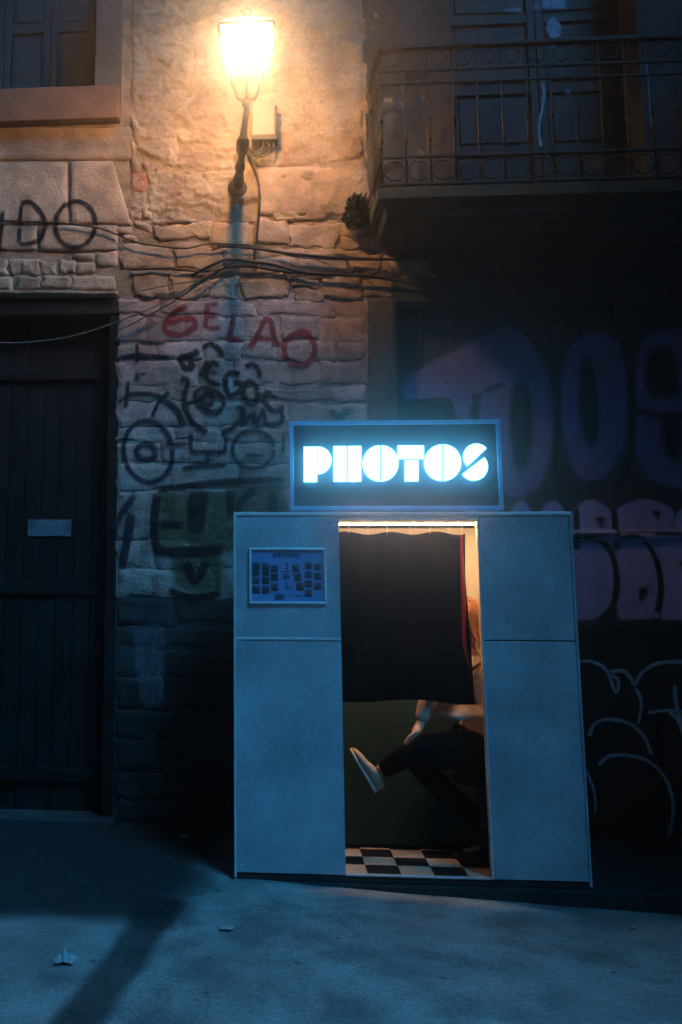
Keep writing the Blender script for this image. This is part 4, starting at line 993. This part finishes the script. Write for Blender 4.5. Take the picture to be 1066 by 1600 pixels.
# clothes
skin_mesh('trousers', [[(hipc+Vector((0, 0, .01)), .135), (W(742, 1122, YP), .16)], [(hipc+Vector((0, 0, .01)), .135), (hip1, .125), (hip1.lerp(kn, .5), .108), (kn, .082), (kn.lerp(an, .45), .066), (an+Vector((.03, 0, .012)), .052)],
                       [(hipc+Vector((0, 0, .01)), .135), (hip2, .12), (hip2.lerp(kn2, .5), .1), (kn2, .078), (kn2.lerp(an2, .5), .062), (an2+Vector((0, 0, .03)), .055)]], DENIM, pe)
skin_mesh('blouse', [[(W(744, 1106, YP), (.135, .17)), (W(742, 1085, YP), (.13, .16)), (chest, .125), (chest.lerp(nb, .55), .085)],
                     [(chest, .125), (sh+Vector((0, .01, -.005)), .068), (sh.lerp(elb, .55), .058), (elb, .055), (elb.lerp(wr, .5), .047), (wr.lerp(elb, .06), .043)],
                     [(chest, .125), (sh2, .068), (elb2, .055), (wr2.lerp(elb2, .1), .045)]], BLOUSE, pe)
# loose peplum hem of the blouse
V = []; F = []; cH = W(712, 1112, .27); n = 40
for j, (zo, rx_, ry_) in enumerate(((.05, .13, .13), (.025, .15, .15), (.0, .165, .165), (-.02, .17, .17))):
    for i in range(n):
        a = 2*math.pi*i/n; q = 1+.05*math.sin(a*7+j*.3)*j/3
        V.append(cH+Vector((rx_*q*math.cos(a), ry_*q*math.sin(a), zo+.006*math.sin(a*5)*j/3)))
for j in range(3):
    for i in range(n): F.append((j*n+i, j*n+(i+1) % n, (j+1)*n+(i+1) % n, (j+1)*n+i))
hm = mesh('blouse_hem', V, F, BLOUSE, pe, True); hm.modifiers.new('t', 'SOLIDIFY').thickness = .003
# near shoe, sole towards the left
def shoe(heel, toe, up, parent):
    ax_ = (toe-heel).normalized(); up = (up-ax_*up.dot(ax_)).normalized(); sd_ = ax_.cross(up); L = (toe-heel).length
    def rings(prof, mname, m):
        V = []; F = []; n = 14
        for t, hw, lo, hi in prof:
            for i in range(n):
                a = 2*math.pi*i/n; c_, s2 = math.cos(a), math.sin(a)
                V.append(heel+ax_*(t*L)+sd_*(hw*math.copysign(abs(c_)**.7, c_))+up*((lo+hi)/2+(hi-lo)/2*math.copysign(abs(s2)**.7, s2)))
        for j in range(len(prof)-1):
            for i in range(n): F.append((j*n+i, j*n+(i+1) % n, (j+1)*n+(i+1) % n, (j+1)*n+i))
        F.append(tuple(range(n))[::-1]); F.append(tuple((len(prof)-1)*n+i for i in range(n)))
        return mesh(mname, V, F, m, parent, True)
    s = rings([(0, .024, .018, .07), (.06, .034, .018, .085), (.25, .036, .018, .092), (.42, .038, .018, .078), (.6, .044, .018, .06), (.8, .044, .018, .05), (.95, .03, .018, .036), (1, .012, .018, .026)], 'shoe', SHOE)
    o = rings([(-.01, .022, 0, .02), (.05, .036, 0, .02), (.3, .036, 0, .02), (.6, .046, 0, .02), (.82, .046, 0, .02), (.97, .03, .002, .02), (1.01, .012, .004, .018)], 'sole', SOLE)
    return s
he, to = W(585, 1238, .32), W(546, 1172, .31)
shoe(he, to, Vector((.8, -.1, .45)), pe); shoe(Vector((an2.x+.06, an2.y, FZ+.005)), Vector((an2.x-.20, an2.y-.02, FZ+.005)), Vector((0, 0, 1)), pe)
# hair: strands falling past the shoulder
mb = MB()
for i in range(260):
    a = random.uniform(0, 2*math.pi); e = random.uniform(.15, 1.35)
    d = Vector((math.cos(a)*math.cos(e), math.sin(a)*math.cos(e), math.sin(e)))
    if d.x < -.55 and e < .9: continue
    s0 = hd+Vector((.01, 0, .035)); p0 = s0+Vector((d.x*.03, d.y*.03, .1*d.z)); p1 = s0+d*.108
    bk = Vector((max(d.x, .0)*.05+.03*random.random(), d.y*.05, 0))
    p2 = p1+Vector((.012, 0, -.09))+bk*.5; p3 = p1+Vector((.02, 0, -.19-.06*random.random()))+bk+Vector((random.uniform(-.03, .04), random.uniform(-.03, .03), 0))
    mb.tube(smooth_poly([p0, p1, p2, p3], 4), [.006]*3+[.008]*7+[.006, .004, .002], 4)
mb.build('hair', HAIR, pe, True)
mb = MB(); mb.tube(smooth_poly([W(736, 1048, .17), W(744, 1041, .16), W(752, 1036, .2), W(752, 1034, .34)], 5), .008, 6); mb.build('shoulder_strap', STRAP, pe, True)
# stool
stl = root('stool', (hipc.x, YP, FZ), 'round black swivel stool under the seated person', 'stool')
mb = MB(); zz0 = hipc.z-.13; mb.tube([(hipc.x, YP, zz0-.05), (hipc.x, YP, zz0-.045), (hipc.x, YP, zz0-.01), (hipc.x, YP, zz0)], [.14, .165, .165, .15], 24); mb.build('seat', BLACKP, stl, True)
mb = MB(); mb.tube([(hipc.x, YP, FZ+.03), (hipc.x, YP, zz0-.05)], .03, 12); mb.build('post', LIRON, stl, True)
mb = MB(); mb.tube([(hipc.x, YP, FZ+.005), (hipc.x, YP, FZ+.02), (hipc.x, YP, FZ+.035)], [.16, .155, .05], 20); mb.build('base', BLACKP, stl, True)

# ------------------------------------------------------------------ litter
def crumple(u, v, w_, d_, h_, label):
    c_ = at_ground(u, v); V = []; F = []; n = 12
    for j in range(n+1):
        for i in range(n+1):
            a, b = i/n-.5, j/n-.5; rr_ = max(0, 1-2*math.hypot(a, b)*.9)
            z = .012 + h_*(rr_**.7)*(.3+1.5*abs(fbm(a*5+u, b*5, 1.7))); V.append(c_+Vector((a*w_*(1+.3*fbm(b*5, u)), b*d_*(1+.6*fbm(a*6, v)), z)))
    for j in range(n):
        for i in range(n): k = j*(n+1)+i; F.append((k, k+1, k+n+2, k+n+1))
    o = mesh('litter', V, F, PAPER); o.modifiers.new('t', 'SOLIDIFY').thickness = .001
    return tag(o, label, 'litter', 'litter on the street')
crumple(102, 1504, .085, .09, .04, 'crumpled white tissue on the street at lower left')
crumple(355, 1453, .06, .06, .003, 'small flat pale card lying before the booth left corner')
crumple(802, 1391, .11, .05, .012, 'flattened pale scrap against the kerb under the right booth panel')
crumple(286, 1312, .06, .04, .03, 'tiny scrap of paper at the wall foot left of the booth')
crumple(990, 1452, .03, .03, .012, 'tiny pale crumb on the street at right')

# ------------------------------------------------------------------ haze volume added to give the lamps a glow
hz = MB(); hz.box((-6.3, -9.3, -1.6), (7.3, 2.2, 9.9)); hz = hz.build('added_glow_haze', MORT); hz['kind'] = 'stuff'
hm_ = bpy.data.materials.new('glow_haze'); hm_.use_nodes = True; t_ = hm_.node_tree; t_.nodes.clear()
pv = t_.nodes.new('ShaderNodeVolumePrincipled'); pv.inputs['Density'].default_value = 0.033; pv.inputs['Color'].default_value = (.95, .95, .95, 1)
pv.inputs['Anisotropy'].default_value = 0.95
ov = t_.nodes.new('ShaderNodeOutputMaterial'); t_.links.new(pv.outputs[0], ov.inputs['Volume'])
hz.data.materials.clear(); hz.data.materials.append(hm_)
